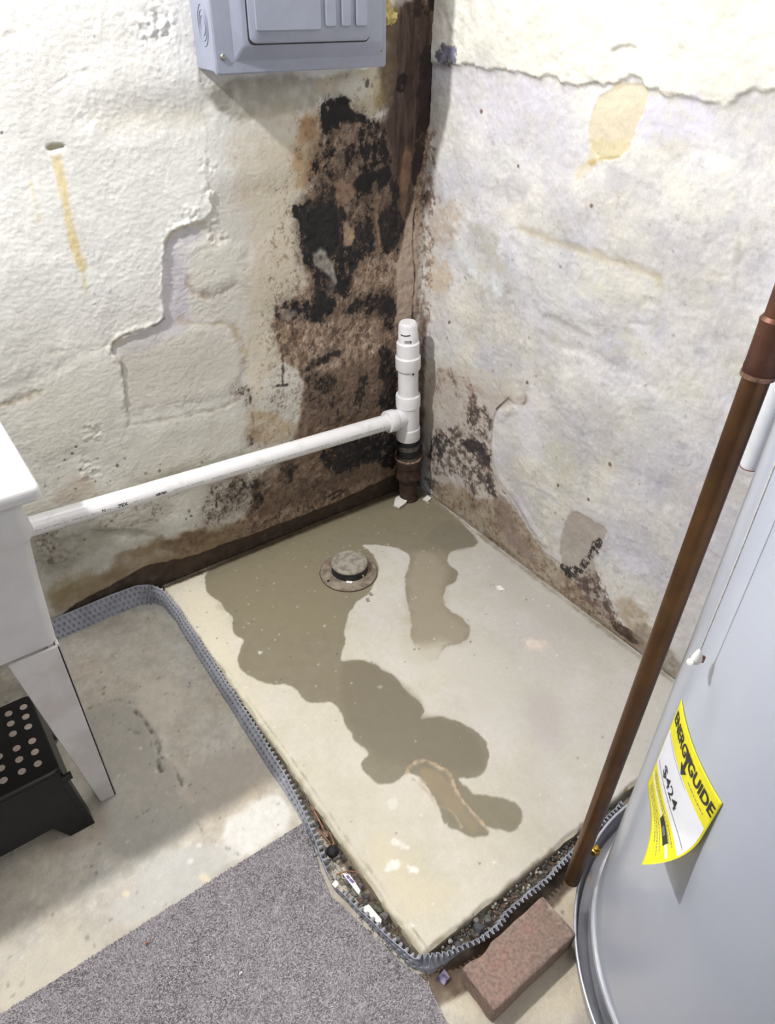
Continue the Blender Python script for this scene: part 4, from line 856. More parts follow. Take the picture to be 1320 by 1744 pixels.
# mastic along the box's foot, spray foam at its right
bm = bmesh.new(); bmesh.ops.create_icosphere(bm, subdivisions=4, radius=1.0)
for q in bm.verts:
    p = q.co.copy(); n = 1+0.18*math.sin(p.x*7+1)*math.sin(p.y*6)+0.14*math.sin(p.z*9+p.x*5)
    q.co = Vector((p.x*0.020*n, p.y*0.022*n, p.z*0.026*n))
me = bpy.data.meshes.new('foam'); bm.to_mesh(me); bm.free(); me.materials.append(M['foam']); smooth(me, 180)
fo = thing('spray_foam', 'yellow spray foam lump between grey panel and the black corner', 'foam', (-0.17, -0.02, 1.345))
for dx, dy, dz, sc, ry in ((0, 0, 0, 1, 0), (0.012, -0.006, -0.012, 0.75, 0.8), (-0.016, 0.006, 0.028, 0.9, 2.0), (0.004, 0.0, 0.05, 1.1, 1.2), (-0.012, 0.004, -0.03, 0.6, 2.6)):
    o = link('foam_blob', me, fo); o.location = (dx, dy, dz); o.scale = (sc,)*3; o.rotation_euler = (ry, ry*1.7, ry*0.6)

# ================================================================== DRAIN STACK AND PIPE
ds = thing('drain_pipe', 'white plastic drain pipe with tee running along the left wall into a rusty hub', 'pipe', (-0.072, -0.060, 0))
def AX(z): t = z/0.61; return Vector((-0.072-0.026*t+0.072, -0.060+0.060, z))     # local axis of the stack
def AL(z0, z1): return AX(z0), AX(z1)
def st(name, m_, prof, seg=36, parent=ds):
    z0 = prof[0][0]; a, b = AL(z0, z0+1.0); k = (b-a).length
    return MB().lathe([((z-z0)*k, r) for z, r in prof], a, b, seg).build(name, m_, parent, 28)
st('iron_pipe', M['iron'], [(-0.02, 0.031), (0.004, 0.034), (0.012, 0.030), (0.09, 0.030)])
hub = st('iron_hub', M['iron'], [(0.080, 0.030), (0.086, 0.040), (0.092, 0.043), (0.100, 0.043), (0.106, 0.040), (0.132, 0.040), (0.140, 0.043), (0.158, 0.044), (0.163, 0.042), (0.163, 0.030)])
a, b = AX(0.1635), AX(0.2)
P = [Vector((a.x+0.040*math.cos(t), a.y+0.040*math.sin(t), 0.163)) for t in np.linspace(0, 2*math.pi, 41)]
MB().tube(P, 0.0042, 8, False).build('hub_lip', M['iron_lip'], hub, 60)
st('rubber_coupling', M['rubber'], [(0.150, 0.033), (0.150, 0.0365), (0.232, 0.0360), (0.240, 0.034), (0.240, 0.030)])
st('hose_clamp', M['clamp'], [(0.203, 0.036), (0.203, 0.0378), (0.219, 0.0378), (0.219, 0.036)]); st('hose_clamp', M['clamp'], [(0.164, 0.036), (0.164, 0.038), (0.176, 0.038), (0.176, 0.036)])
tee = st('tee_fitting', M['pvc'], [(0.236, 0.029), (0.236, 0.0365), (0.240, 0.0380), (0.276, 0.0380), (0.280, 0.0355), (0.350, 0.0350), (0.354, 0.0378), (0.388, 0.0380), (0.392, 0.0365), (0.392, 0.030)])
st('standpipe', M['pvc'], [(0.388, 0.0302), (0.486, 0.0302)])
st('coupling', M['pvc'], [(0.478, 0.030), (0.478, 0.0365), (0.482, 0.0375), (0.516, 0.0375), (0.520, 0.034), (0.524, 0.0335), (0.560, 0.0335), (0.563, 0.031)])
cp = st('cap_adapter', M['pvc'], [(0.558, 0.0285), (0.592, 0.0285), (0.594, 0.0275), (0.612, 0.0275), (0.618, 0.0255), (0.622, 0.022), (0.622, 0.0)])
# branch of the tee and the long pipe
o_ = Vector((-0.072, -0.060, 0))
J = Vector((-0.086, -0.060, 0.315))-o_; E = Vector((-1.42, -0.050, 0.376))-o_
d = (E-J).normalized()
MB().lathe([(0.020, 0.029), (0.050, 0.031), (0.052, 0.0335), (0.054, 0.0345), (0.078, 0.0345), (0.081, 0.033), (0.081, 0.024)], J, E, 32).build('tee_branch', M['pvc'], tee, 28)
hp = MB().lathe([(0.070, 0.0243), ((E-J).length, 0.0243)], J, E, 36).build('long_pipe', M['pvc_dirty'], ds, 28)
# printing on the long pipe, on the lower front of its curve
def pipe_text(body, s, size, ang, m_, bold=0.0, name='print', r=0.0246, A=J, D=d, parent=hp):
    v_, f_ = text_mesh(body, size, bold=bold); side = Vector((0, -1, 0)); side = (side-D*side.dot(D)).normalized(); upv = D.cross(side); 
    if upv.z < 0: upv = -upv
    out = []
    for x, y in v_:
        th = ang+y/r; q = A+D*(s-x)+side*(math.cos(th)*r)+upv*(math.sin(th)*r); out.append(q)
    return MB().add(out, f_).build(name, m_, parent, 180, recalc=False)
ang = 0.02
def s_of(px): 
    P = at(px, 0, 1, -0.075); 
    best = None
    for k in range(400):
        s = k*0.0035; X = J+d*s+o_; w = np.array([X.x, X.y-0.024, X.z-0.006])-CAM; xx = W/2+F*float(w@_right)/float(w@_fwd)
        if best is None or abs(xx-px) < best[0]: best = (abs(xx-px), s)
    return best[1]
pipe_text('IPEX', s_of(209), 0.0130, ang, M['ink'], 0.0004)
pipe_text('N', s_of(177), 0.0115, ang, M['ink'], 0.0003)
pipe_text('XIRTEC', s_of(276), 0.0085, ang, M['ink'], 0.0005)
for a_, b_ in ((62, 168), (182, 190), (226, 242), (296, 440), (452, 560), (575, 655)):
    s0, s1 = s_of(a_), s_of(b_); dash = MB(); side = (Vector((0, -1, 0))-d*d.y*-1).normalized(); side = (Vector((0, -1, 0))-d*(Vector((0, -1, 0)).dot(d))).normalized(); upv = d.cross(side); upv = upv if upv.z > 0 else -upv
    s = s1
    while s < s0:
        w_ = random.uniform(0.0018, 0.0042); h_ = random.uniform(0.0022, 0.0045)
        for part in range(2):
            q = []
            for ss_, hh in ((s+part*w_*0.6, -h_/2+part*h_*0.4), (s+part*w_*0.6+w_*0.45, -h_/2+part*h_*0.4), (s+part*w_*0.6+w_*0.45, h_/2-(1-part)*h_*0.3), (s+part*w_*0.6, h_/2-(1-part)*h_*0.3)):
                th = ang+hh/0.0246; q.append(J+d*ss_+side*(math.cos(th)*0.02455)+upv*(math.sin(th)*0.02455))
            dash.add(q, [(0, 1, 2, 3)])
        s += w_+random.uniform(0.002, 0.005) + (0.006 if random.random() < 0.18 else 0)
    o = dash.build('print_marks', M['ink_soft'], hp, 180, recalc=False)
# small print on the standpipe and its cap
def stack_text(z, ang0, size, body, m_, r, bold, par=ds):
    v_, f_ = text_mesh(body, size, bold=bold); c = AX(z); out = []
    for x, y in v_:
        th = ang0+x/r; out.append((c.x+r*math.cos(th), c.y+r*math.sin(th), z+y))
    return MB().add(out, f_).build('print', m_, par, 180, recalc=False)
AG = math.atan2(CAM[1]+0.06, CAM[0]+0.09)
stack_text(0.571, AG, 0.011, '1078', M['ink'], 0.0288, 0.0004, cp)
P = [AX(0.592)+Vector((0.0288*math.cos(t), 0.0288*math.sin(t), 0.002*math.sin(t*3))) for t in np.linspace(AG-0.75, AG+0.25, 12)]
MB().tube(P, 0.0016, 6).build('blue_mark', M['ink'], cp, 60)
stack_text(0.470, AG+0.55, 0.010, 'A', M['ink'], 0.0305, 0.0006)

# ================================================================== DRAIN CAP in the slab
dc = thing('drain_cleanout', 'round grey drain cleanout with raised cap in the wet slab', 'drain', (-0.447, -0.262, 0))
MB().lathe([(0, 0.083), (0.003, 0.084), (0.006, 0.081), (0.007, 0.07), (0.007, 0.0)], (0, 0, -0.001), (0, 0, 1), 48).build('flange', M['flange'], dc, 25)
P = [Vector((0.0835*math.cos(t), 0.0835*math.sin(t), 0.0012)) for t in np.linspace(0, 2*math.pi, 61)]
MB().tube(P, 0.0016, 6, False).build('rust_edge', M['rust_edge'], dc, 60)
MB().lathe([(0, 0.054), (0.008, 0.053), (0.022, 0.050), (0.026, 0.050)], (0.006, 0.004, 0.004), (0.006, 0.004, 1), 40).build('collar', M['drain_side'], dc, 30)
MB().lathe([(0, 0.050), (0.002, 0.053), (0.006, 0.0535), (0.009, 0.051), (0.0095, 0.041), (0.0085, 0.040), (0.0095, 0.039), (0.011, 0.02), (0.011, 0)], (0.006, 0.004, 0.027), (0.006, 0.004, 1), 44).build('cap', M['drain'], dc, 25)
q = at(595, 991, 2, 0.010); o = MB().box((-0.009, -0.004, 0), (0.009, 0.004, 0.004)).build('paint_chip', M['chip'], None, 30, bevel=0.001); o.location = (q[0], q[1], 0.0065); o.rotation_euler = (0.1, 0, -0.75)
tag(o, 'small white chip lying on the drain flange in front of the cap', 'chip')
q = at(617, 980, 2, 0.012); o = MB().box((-0.004, -0.003, 0), (0.004, 0.003, 0.008)).build('paint_chip', M['chip'], None, 30, bevel=0.001); o.location = (q[0], q[1], 0.0065); o.rotation_euler = (0, 0, -0.3)
tag(o, 'tiny upright pale chip against the right side of the drain cap', 'chip')
P = []; o = MB().lathe([(0, 0.004), (0.002, 0.004), (0.003, 0.002)], (0, 0, 0), (0, 0, 1), 10).build('screw', M['drain_side'], dc, 30); q = at(559, 989, 2, 0.007); o.location = (q[0]+0.447, q[1]+0.262, 0.0055)

# ================================================================== BRICK
bm = bmesh.new(); bmesh.ops.create_cube(bm, size=1.0); bmesh.ops.subdivide_edges(bm, edges=bm.edges, cuts=22, use_grid_fill=True)
LX, LY, LZ = 0.204, 0.083, 0.054
xs = np.array([list(q.co) for q in bm.verts]); P = xs*np.array([LX, LY, LZ])
hx = np.array([LX, LY, LZ])/2; rr = 0.005
cl_ = np.clip(P, -(hx-rr), hx-rr); dv = P-cl_; dn = np.linalg.norm(dv, axis=1)[:, None]; P = np.where(dn > 1e-9, cl_+dv/np.maximum(dn, 1e-9)*np.minimum(dn, rr), P)
nz = fbm(P[:, 0]+P[:, 2]*0.7, P[:, 1]-P[:, 2]*0.5, 0.03, 4, 501)[:, None]
P += (P/np.maximum(np.linalg.norm(P, axis=1)[:, None], 1e-6))*0.0009*nz
P[:, 2] -= (0.004*ss(0.02, 0.0, np.hypot(P[:, 0]+0.010, P[:, 1]-0.042)))
P[:, 1] -= 0.006*ss(0.030, 0.005, np.hypot(P[:, 0]+0.058, (P[:, 2]-0.027)*0.8))*(P[:, 1] > 0.02)
for q, p in zip(bm.verts, P): q.co = p
me = bpy.data.meshes.new('brick'); bm.to_mesh(me); bm.free(); smooth(me, 40)
mt, nt, b_ = node_mat('old_brick'); N = nt.nodes; L = nt.links; b_.inputs['Roughness'].default_value = 0.82
tc = N.new('ShaderNodeTexCoord')
def noise_(sc, det=5, r=0.6):
    n = N.new('ShaderNodeTexNoise'); n.inputs['Scale'].default_value = sc; n.inputs['Detail'].default_value = det; n.inputs['Roughness'].default_value = r; L.new(tc.outputs['Object'], n.inputs['Vector']); return n
def ramp_(src, stops):
    r = N.new('ShaderNodeValToRGB'); r.color_ramp.elements[0].position = stops[0][0]; r.color_ramp.elements[0].color = (*rgb(*stops[0][1]), 1)
    r.color_ramp.elements[1].position = stops[-1][0]; r.color_ramp.elements[1].color = (*rgb(*stops[-1][1]), 1)
    for p_, c_ in stops[1:-1]: e_ = r.color_ramp.elements.new(p_); e_.color = (*rgb(*c_), 1)
    L.new(src, r.inputs[0]); return r
n1_ = noise_(17); n2_ = noise_(150)
r1_ = ramp_(n1_.outputs['Fac'], [(0.28, (158, 112, 104)), (0.42, (156, 130, 118)), (0.58, (142, 122, 110)), (0.74, (184, 164, 150))])
r2_ = ramp_(n2_.outputs['Fac'], [(0.35, (190, 190, 190)), (0.60, (255, 255, 255))])
mx = N.new('ShaderNodeMix'); mx.data_type = 'RGBA'; mx.blend_type = 'MULTIPLY'; mx.inputs[0].default_value = 0.8; L.new(r1_.outputs[0], mx.inputs[6]); L.new(r2_.outputs[0], mx.inputs[7]); L.new(mx.outputs[2], b_.inputs['Base Color'])
bp = N.new('ShaderNodeBump'); bp.inputs['Strength'].default_value = 0.5; bp.inputs['Distance'].default_value = 0.001; L.new(n2_.outputs['Fac'], bp.inputs['Height']); L.new(bp.outputs[0], b_.inputs['Normal'])
me.materials.append(mt)
br = link('brick', me); br.location = (-0.7735, -1.300, ZF+LZ/2+0.0005); br.rotation_euler = (0, 0, 0.02); tag(br, 'old red-brown brick lying beside the membrane in front of the heater', 'brick')

# ================================================================== COPPER PIPE
cpz = thing('copper_pipe', 'brown tarnished copper discharge pipe standing in front of the heater', 'pipe', (-0.613, -1.272, 0.042))
def CP(z): t = (z-0.042)/1.2; return Vector((0.030*t, -0.004*t, z-0.042))
MB().lathe([(0, 0.0105), (0, 0.0143), (1.04, 0.0143)], CP(0.042), CP(1.2), 32).build('lower_pipe', M['copper'], cpz, 30)
MB().lathe([(0, 0.0148), (0.0, 0.0166), (0.006, 0.0172), (0.010, 0.0166), (0.05, 0.0166), (0.056, 0.0172), (0.06, 0.0148)], CP(1.078), CP(1.3), 32).build('coupling', M['copper_old'], cpz, 30)
MB().lathe([(0, 0.0144), (0, 0.0176), (0.005, 0.0176), (0.005, 0.0144)], CP(1.073), CP(1.3), 32).build('solder_ring', M['solder'], cpz, 30)
MB().tube([CP(z) for z in (1.12, 1.20, 1.235, 1.25)]+[Vector((0.045, -0.02, 1.225)), Vector((0.075, -0.06, 1.23)), Vector((0.105, -0.115, 1.23))], 0.0143, 20).build('upper_pipe', M['copper_old'], cpz, 60)

# ================================================================== WATER HEATER AND PAN
HC = (-0.43, -1.597); HR = 0.327
wh = thing('water_heater', 'pale grey water heater tank with a yellow energy label at right', 'water heater', (HC[0], HC[1], ZF))
def HZ(z): return z-ZF
SEG = 128
MB().lathe([(0.0, HR-0.002), (0.0, HR), (1.22, HR)], (0, 0, HZ(0.050)), (0, 0, 9), SEG).build('jacket', M['tank'], wh, 30)
MB().lathe([(0.0, HR-0.03), (0.0, HR-0.006), (0.050, HR-0.006)], (0, 0, HZ(0.002)), (0, 0, 9), SEG).build('base_band', M['tank_dark'], wh, 30)
MB().lathe([(0.0, HR+0.003), (0.0035, HR+0.005), (0.007, HR+0.003)], (0, 0, HZ(0.046)), (0, 0, 9), SEG).build('jacket_seam', M['pan_rim'], wh, 30)
MB().lathe([(0.0, HR+0.003), (0.02, HR+0.003), (0.035, HR-0.02), (0.05, HR*0.6), (0.055, 0)], (0, 0, HZ(1.265)), (0, 0, 9), SEG).build('top_cap', M['tank_dark'], wh, 30)
MB().lathe([(0, 0.018), (0.05, 0.018)], (HR*math.cos(1.9)*0.97, HR*math.sin(1.9)*0.97, HZ(1.225)), (HR*math.cos(1.9)*2, HR*math.sin(1.9)*2, HZ(1.225)), 20).build('relief_valve', M['brass'], wh, 30)
# energy label: follows the tank, its lower right corner peels and curls
A0, A1, ZL, HL = math.radians(130.2), math.radians(155.8), 0.664, 0.187
def lab(uu, vv, off=0.0):
    a = A0+(A1-A0)*uu; w = max(0.0, uu*0.75+vv-1.12); o1 = 0.0012+0.018*max(0, uu-0.25)**2*vv+0.115*w*w+off
    z = ZL-HL*vv+0.115*w*w*(0.5+uu*0.5)
    R_ = HR+o1; a -= 0.10*w*w
    return (R_*math.cos(a), R_*math.sin(a), HZ(z))
def patch(u0, v0, u1, v1, off, nu_=26, nv_=26, th=0):
    P = [lab(u0+(u1-u0)*i/nu_, v0+(v1-v0)*j/nv_, off) for j in range(nv_+1) for i in range(nu_+1)]
    return P, [(j*(nu_+1)+i, j*(nu_+1)+i+1, (j+1)*(nu_+1)+i+1, (j+1)*(nu_+1)+i) for j in range(nv_) for i in range(nu_)]
P, Fc = patch(0, 0, 1, 1, 0, 40, 44); lb = MB().add(P, Fc).build('energy_label', M['yellow'], wh, 180); sd = lb.modifiers.new('thickness', 'SOLIDIFY'); sd.thickness = 0.0004; sd.offset = 0
lb['label'] = 'yellow and white energy guide label peeling at its lower right corner'
P, Fc = patch(0.02, 0.30, 0.98, 0.70, 0.0005); MB().add(P, Fc).build('white_field', M['white'], lb, 180)
P, Fc = patch(0.03, 0.795, 0.97, 0.822, 0.0005, 26, 2); MB().add(P, Fc).build('white_stripe', M['white'], lb, 180)
P, Fc = patch(0.50, 0.775, 0.80, 0.84, 0.0009, 20, 3); MB().add(P, Fc).build('black_box', M['ink'], lb, 180)
P, Fc = patch(0.60, 0.79, 0.70, 0.825, 0.0012, 8, 2); MB().add(P, Fc).build('box_figure', M['ink_soft'], lb, 180)
P, Fc = patch(0.06, 0.625, 0.95, 0.633, 0.0009, 30, 1); MB().add(P, Fc).build('scale_line', M['ink_soft'], lb, 180)
P, Fc = patch(0.06, 0.315, 0.62, 0.320, 0.0009, 30, 1); MB().add(P, Fc).build('rule', M['ink_soft'], lb, 180)
LW = HR*(A1-A0)
def ltext(body, uc, vc, size, m_, bold=0.0, sx=1.0, nm='lettering'):
    v_, f_ = text_mesh(body, size, bold=bold, sx=sx); return MB().add([lab(uc+x/LW, vc-y/HL, 0.001) for x, y in v_], f_).build(nm, m_, lb, 180, recalc=False)
ltext('ENERG', 0.245, 0.135, 0.026, M['ink'], 0.0006, 0.76)
ltext('GUIDE', 0.755, 0.135, 0.026, M['ink'], 0.0007, 0.86)
P, Fc = patch(0.478, 0.075, 0.512, 0.26, 0.001, 3, 10); MB().add(P, Fc).build('arrow_stem', M['ink'], lb, 180)
MB().add([lab(0.425, 0.075, .001), lab(0.465, 0.075, .001), lab(0.512, 0.15, .001), lab(0.478, 0.16, .001), lab(0.565, 0.075, .001), lab(0.525, 0.075, .001)], [(0, 1, 2, 3), (5, 4, 2, 3)]).build('arrow_fork', M['ink'], lb, 180, recalc=False)
MB().add([lab(0.43, 0.225, .0011), lab(0.56, 0.225, .0011), lab(0.495, 0.30, .0011)], [(0, 1, 2)]).build('arrow_head', M['ink'], lb, 180, recalc=False)
ltext('$424', 0.42, 0.545, 0.026, M['ink'], 0.0002, 1.15)
for k, (u0, vv, wd_) in enumerate(((0.62, 0.235, 0.30), (0.08, 0.735, 0.8), (0.10, 0.76, 0.7), (0.10, 0.87, 0.75), (0.10, 0.90, 0.8), (0.10, 0.93, 0.6))):
    x = u0; mm = MB()
    while x < u0+wd_:
        w_ = random.uniform(0.012, 0.045); P, Fc = patch(x, vv, x+w_, vv+0.008, 0.0009, 2, 1); mm.add(P, Fc); x += w_+0.012
    mm.build('small_print', M['ink_soft'], lb, 180)

PC = (-0.405, -1.604); PR = 0.372
pa = thing('drain_pan', 'round aluminium drain pan under the water heater', 'pan', (PC[0], PC[1], ZF))
MB().lathe([(0, 0.0), (0.0, PR-0.004), (0.0002, PR-0.004)], (0, 0, 0.0015), (0, 0, 9), 8).v
prf = [(0.0005, 0.0), (0.0005, PR-0.008), (0.004, PR-0.004), (0.040, PR), (0.044, PR+0.004), (0.042, PR+0.006), (0.038, PR+0.004), (0.002, PR-0.001), (-0.0005, PR-0.006), (-0.0005, 0.0)]
MB().lathe([(z+0.001, r) for z, r in prf], (0, 0, 0.0), (0, 0, 9), 128, False).build('pan_body', M['pan'], pa, 40)
P = [Vector(((PR+0.004)*math.cos(t), (PR+0.004)*math.sin(t), 0.0435)) for t in np.linspace(0, 2*math.pi, 129)]
MB().tube(P, 0.0030, 8, False).build('rolled_rim', M['pan_rim'], pa, 60)
q = at(1019, 1448, 2, 0.028); dr = Vector((q[0]-PC[0], q[1]-PC[1], 0)).normalized(); pbase = Vector((q[0]-PC[0], q[1]-PC[1], q[2]-ZF))
bf = MB().lathe([(0, 0.007), (0.006, 0.0075), (0.007, 0.009), (0.016, 0.009), (0.017, 0.006), (0.024, 0.006), (0.026, 0.003)], pbase-Vector((0, 0, 0.018))+dr*0.004, pbase+Vector((0.0, 0, 0.05))+dr*0.004, 6).build('brass_fitting', M['brass'], pa, 30); bf['label'] = 'small brass fitting on the rim'

# ================================================================== PULL CORD
pc = thing('pull_cord', 'thin pale pull cord with white knob hanging before the heater', 'cord', (-0.686, -1.362, 0.79))
MB().tube([(0, 0, 0.006), (0.0, -0.001, 0.15), (0.0005, 0.0, 0.4), (0, 0, 0.9)], 0.0011, 8).build('cord', M['cord'], pc, 60)
kb = MB().lathe([(0, 0.001), (0.001, 0.005), (0.006, 0.0062), (0.012, 0.0048), (0.018, 0.0032), (0.021, 0.0015)], (0, 0, -0.013), (0.0, 0, 1), 20).build('knob', M['chip'], pc, 60)
MB().lathe([(0, 0.0005), (0.001, 0.0036), (0.005, 0.0040), (0.007, 0.001)], (-0.0065, 0.001, -0.010), (-0.012, 0.002, -0.006), 14).build('knob_lobe', M['chip'], kb, 60)
MB().lathe([(0, 0.0008), (0.001, 0.0022), (0.009, 0.0024), (0.010, 0.001)], (0.0050, -0.0045, -0.012), (0.0052, -0.0045, 0.3), 12).build('rusty_tip', M['rust'], kb, 60)

# ================================================================== WHITE PIPE behind the heater
wp = thing('white_pipe', 'white enamelled pipe end hanging between heater and right wall', 'pipe', (-0.250, -1.160, 0.775))
MB().lathe([(0, 0.009), (0.0, 0.0135), (0.003, 0.0142), (0.9, 0.0142)], (0, 0, 0), (0, 0, 9), 28).build('pipe_body', M['white_pipe'], wp, 30)
MB().lathe([(0, 0.0132), (0, 0.0146), (0.0016, 0.0146), (0.0016, 0.0132)], (0, 0, -0.0008), (0, 0, 9), 28).build('rusty_end', M['rust'], wp, 30)
MB().lathe([(0, 0.014), (0, 0.017), (0.008, 0.017), (0.008, 0.014)], (0, 0, 0.80), (0, 0, 9), 24).build('hanger_ring', M['clamp'], wp, 30)

# ================================================================== LAUNDRY TUB
RX, FY, RZ = -1.199, -0.592, 0.787
tb = thing('laundry_tub', 'white plastic laundry tub on tapered legs against the left wall', 'sink', (-1.50, -0.35, ZF))
def TL(x, y, z): return (x+1.50, y+0.35, z-ZF)
def rr_(x0, y0, x1, y1, z, r, n=6):
    P = []
    for cx, cy, a0 in ((x1-r, y0+r, -90), (x1-r, y1-r, 0), (x0+r, y1-r, 90), (x0+r, y0+r, 180)):
        for k in range(n): a = math.radians(a0+90*k/(n-1)); P.append(TL(cx+r*math.cos(a), cy+r*math.sin(a), z))
    return P
def RG(i, z, r): return rr_(-1.80+i, FY+i, RX-i, -0.090-i*0.3, z, r)
MB().loft([RG(0.004, RZ-0.022, 0.012), RG(0.0, RZ-0.018, 0.012), RG(0.0, RZ-0.004, 0.012), RG(0.003, RZ, 0.010), RG(0.040, RZ-0.001, 0.03), RG(0.045, RZ-0.006, 0.03), RG(0.054, RZ-0.05, 0.04), RG(0.075, RZ-0.30, 0.06), RG(0.10, RZ-0.32, 0.06), RG(0.20, RZ-0.325, 0.05)], False, True).build('basin', M['tub'], tb, 40)
def BG(dx, z, r=0.018): return rr_(-1.78-dx*0, FY+0.029-dx, -1.229+dx, -0.105, z, r)
MB().loft([BG(0.001, 0.766), BG(0.001, 0.745), BG(0.004, 0.712), BG(0.006, 0.694), BG(0.000, 0.680), BG(-0.004, 0.672), BG(-0.010, 0.587), BG(-0.017, 0.446)], False, False).build('apron', M['tub'], tb, 40)
def leg(name, sx, sy, x, y):
    # an L-shaped tapering leg: two plates meeting at the outer corner (x, y)
    t = 0.006; m_ = MB()
    def plate(w0, w1, along):
        R_ = []
        for z, w in ((0.443, w0), (ZF+0.001, w1)):
            if along == 'x': P = [(x, y), (x-sx*w, y), (x-sx*w, y-sy*t), (x, y-sy*t)]
            else: P = [(x, y), (x-sx*t, y), (x-sx*t, y-sy*w), (x, y-sy*w)]
            R_.append([TL(a-(0 if z > 0.2 else sx*-0.003), b, z) for a, b in P])
        m_.loft(R_)
    plate(0.086, 0.034, 'x'); plate(0.075, 0.032, 'y')
    return m_.build(name, M['leg'], tb, 30, bevel=0.002, recalc=True)
leg('leg', 1, -1, -1.246, FY+0.029+0.010); leg('leg', -1, -1, -1.762, FY+0.039); leg('leg', 1, 1, -1.246, -0.125); leg('leg', -1, 1, -1.762, -0.125)

# ================================================================== STEP STOOL
sl = thing('step_stool', 'black folding step stool with pale anti-slip dots under the tub', 'stool', (-1.47, -0.46, ZF))
def SL(x, y, z): return (x+1.47, y+0.46, z-ZF)
ZS = 0.140
def rs_(x0, y0, x1, y1, z, r=0.012, n=5):
    P = []
    for cx, cy, a0 in ((x1-r, y0+r, -90), (x1-r, y1-r, 0), (x0+r, y1-r, 90), (x0+r, y0+r, 180)):
        for k in range(n): a = math.radians(a0+90*k/(n-1)); P.append(SL(cx+r*math.cos(a), cy+r*math.sin(a), z))
    return P
MB().loft([rs_(-1.615, -0.552, -1.325, -0.330, ZS-0.016), rs_(-1.618, -0.555, -1.322, -0.327, ZS-0.010), rs_(-1.618, -0.555, -1.322, -0.327, ZS-0.003), rs_(-1.615, -0.552, -1.325, -0.330, ZS)]).build('top', M['stool'], sl, 35)
cols_ = [-1.341, -1.371, -1.405, -1.437, -1.469, -1.501, -1.533, -1.565, -1.595]; rows_ = [-0.358, -0.387, -0.416, -0.457, -0.487, -0.518]
for i, x in enumerate(cols_):
    for j, y in enumerate(rows_):
        xx = x-0.0026*j
        MB().lathe([(0, 0.0075), (0.0008, 0.0075), (0.0012, 0.0068), (0.0012, 0)], SL(xx, y, ZS), SL(xx, y, 1), 14).build('dot', M['dot'], sl, 30)
# splayed side frames and front apron
def quadbox(P0, P1, t, name, m_):                  # prism from an outline, extruded by vector t
    a = [Vector(SL(*p)) for p in P0]; b = [p+Vector(t) for p in a]; return MB().loft([a, b]).build(name, m_, sl, 30, bevel=0.0015)
quadbox([(-1.322, -0.550, ZS-0.012), (-1.322, -0.335, ZS-0.012), (-1.300, -0.300, ZF+0.001), (-1.300, -0.335, ZF+0.001), (-1.312, -0.375, 0.045), (-1.312, -0.520, 0.045), (-1.302, -0.555, ZF+0.001), (-1.302, -0.592, ZF+0.001)], None, (-0.012, 0, 0), 'side_panel', M['stool'])
quadbox([(-1.606, -0.550, ZS-0.012), (-1.606, -0.335, ZS-0.012), (-1.628, -0.300, ZF+0.001), (-1.628, -0.335, ZF+0.001), (-1.616, -0.375, 0.045), (-1.616, -0.520, 0.045), (-1.628, -0.555, ZF+0.001), (-1.628, -0.592, ZF+0.001)], None, (-0.012, 0, 0), 'side_panel', M['stool'])
quadbox([(-1.605, -0.548, ZS-0.012), (-1.330, -0.548, ZS-0.012), (-1.306, -0.592, ZF+0.001), (-1.352, -0.592, ZF+0.001), (-1.375, -0.580, 0.010), (-1.56, -0.580, 0.010), (-1.585, -0.592, ZF+0.001), (-1.622, -0.592, ZF+0.001)], None, (0, 0.010, 0), 'front_panel', M['stool'])
quadbox([(-1.605, -0.345, ZS-0.012), (-1.330, -0.345, ZS-0.012), (-1.308, -0.304, ZF+0.001), (-1.352, -0.304, ZF+0.001), (-1.375, -0.316, 0.010), (-1.56, -0.316, 0.010), (-1.585, -0.304, ZF+0.001), (-1.622, -0.304, ZF+0.001)], None, (0, 0.008, 0), 'rear_panel', M['stool'])
for sx in (-1.316, -1.624):
    for yy in (-0.560, -0.322): MB().lathe([(0, 0.008), (0.018, 0.008)], SL(sx-0.009, yy, ZS-0.026), SL(sx+1, yy, ZS-0.026), 14).build('hinge', M['stool'], sl, 30)

# ================================================================== CARPET
def carpet_inside(x, y):
    # right edge follows the membrane, then runs on to the viewer
    xe = np.interp(-y, [0.846, 0.90, 0.95, 1.0, 1.06, 1.13, 1.19, 1.23, 1.30, 2.4], [-0.950, -0.960, -0.974, -0.984, -0.970, -0.955, -0.940, -0.926, -0.938, -1.02])
    return xe
ca = thing('carpet', 'grey cut pile carpet piece in front of the slab', 'carpet', (-1.3, -1.3, ZF))
ys = np.linspace(-0.846, -2.4, 120); xr = carpet_inside(None, ys)+0.0012*fbm(ys, ys*0, 0.02, 3, 601)
ring = [(-2.6, -0.846)]+[(float(a), float(b)) for a, b in zip(xr, ys)]+[(-2.6, -2.4)]
m_ = MB(); n = len(ys)
L0 = [(-2.6, float(y)) for y in ys]; z1 = ZF+0.006
top_ = []; 
xs_ = np.linspace(0, 1, 30)
Pg = [(float(-2.6+(xr[j]+2.6)*t)+1.3, float(ys[j])+1.3, 0.006) for j in range(n) for t in xs_]
Fg = [(j*30+i, (j+1)*30+i, (j+1)*30+i+1, j*30+i+1) for j in range(n-1) for i in range(29)]
m_.add(Pg, Fg)
edge = [(Pg[i][0], Pg[i][1]) for i in range(30)]+[(Pg[j*30+29][0], Pg[j*30+29][1]) for j in range(1, n)]
m_.loft([[(a, b, 0.0005) for a, b in edge], [(a, b, 0.006) for a, b in edge]], False, False, closed=False)
m_.build('backing', M['carpet'], ca, 30)
NTU = 190000
tx = RNG.uniform(-1.62, -0.925, NTU); ty = RNG.uniform(-1.62, -0.846, NTU)
d_ = carpet_inside(None, ty); keep = tx < d_-0.001+0.0015*RNG.standard_normal(NTU)
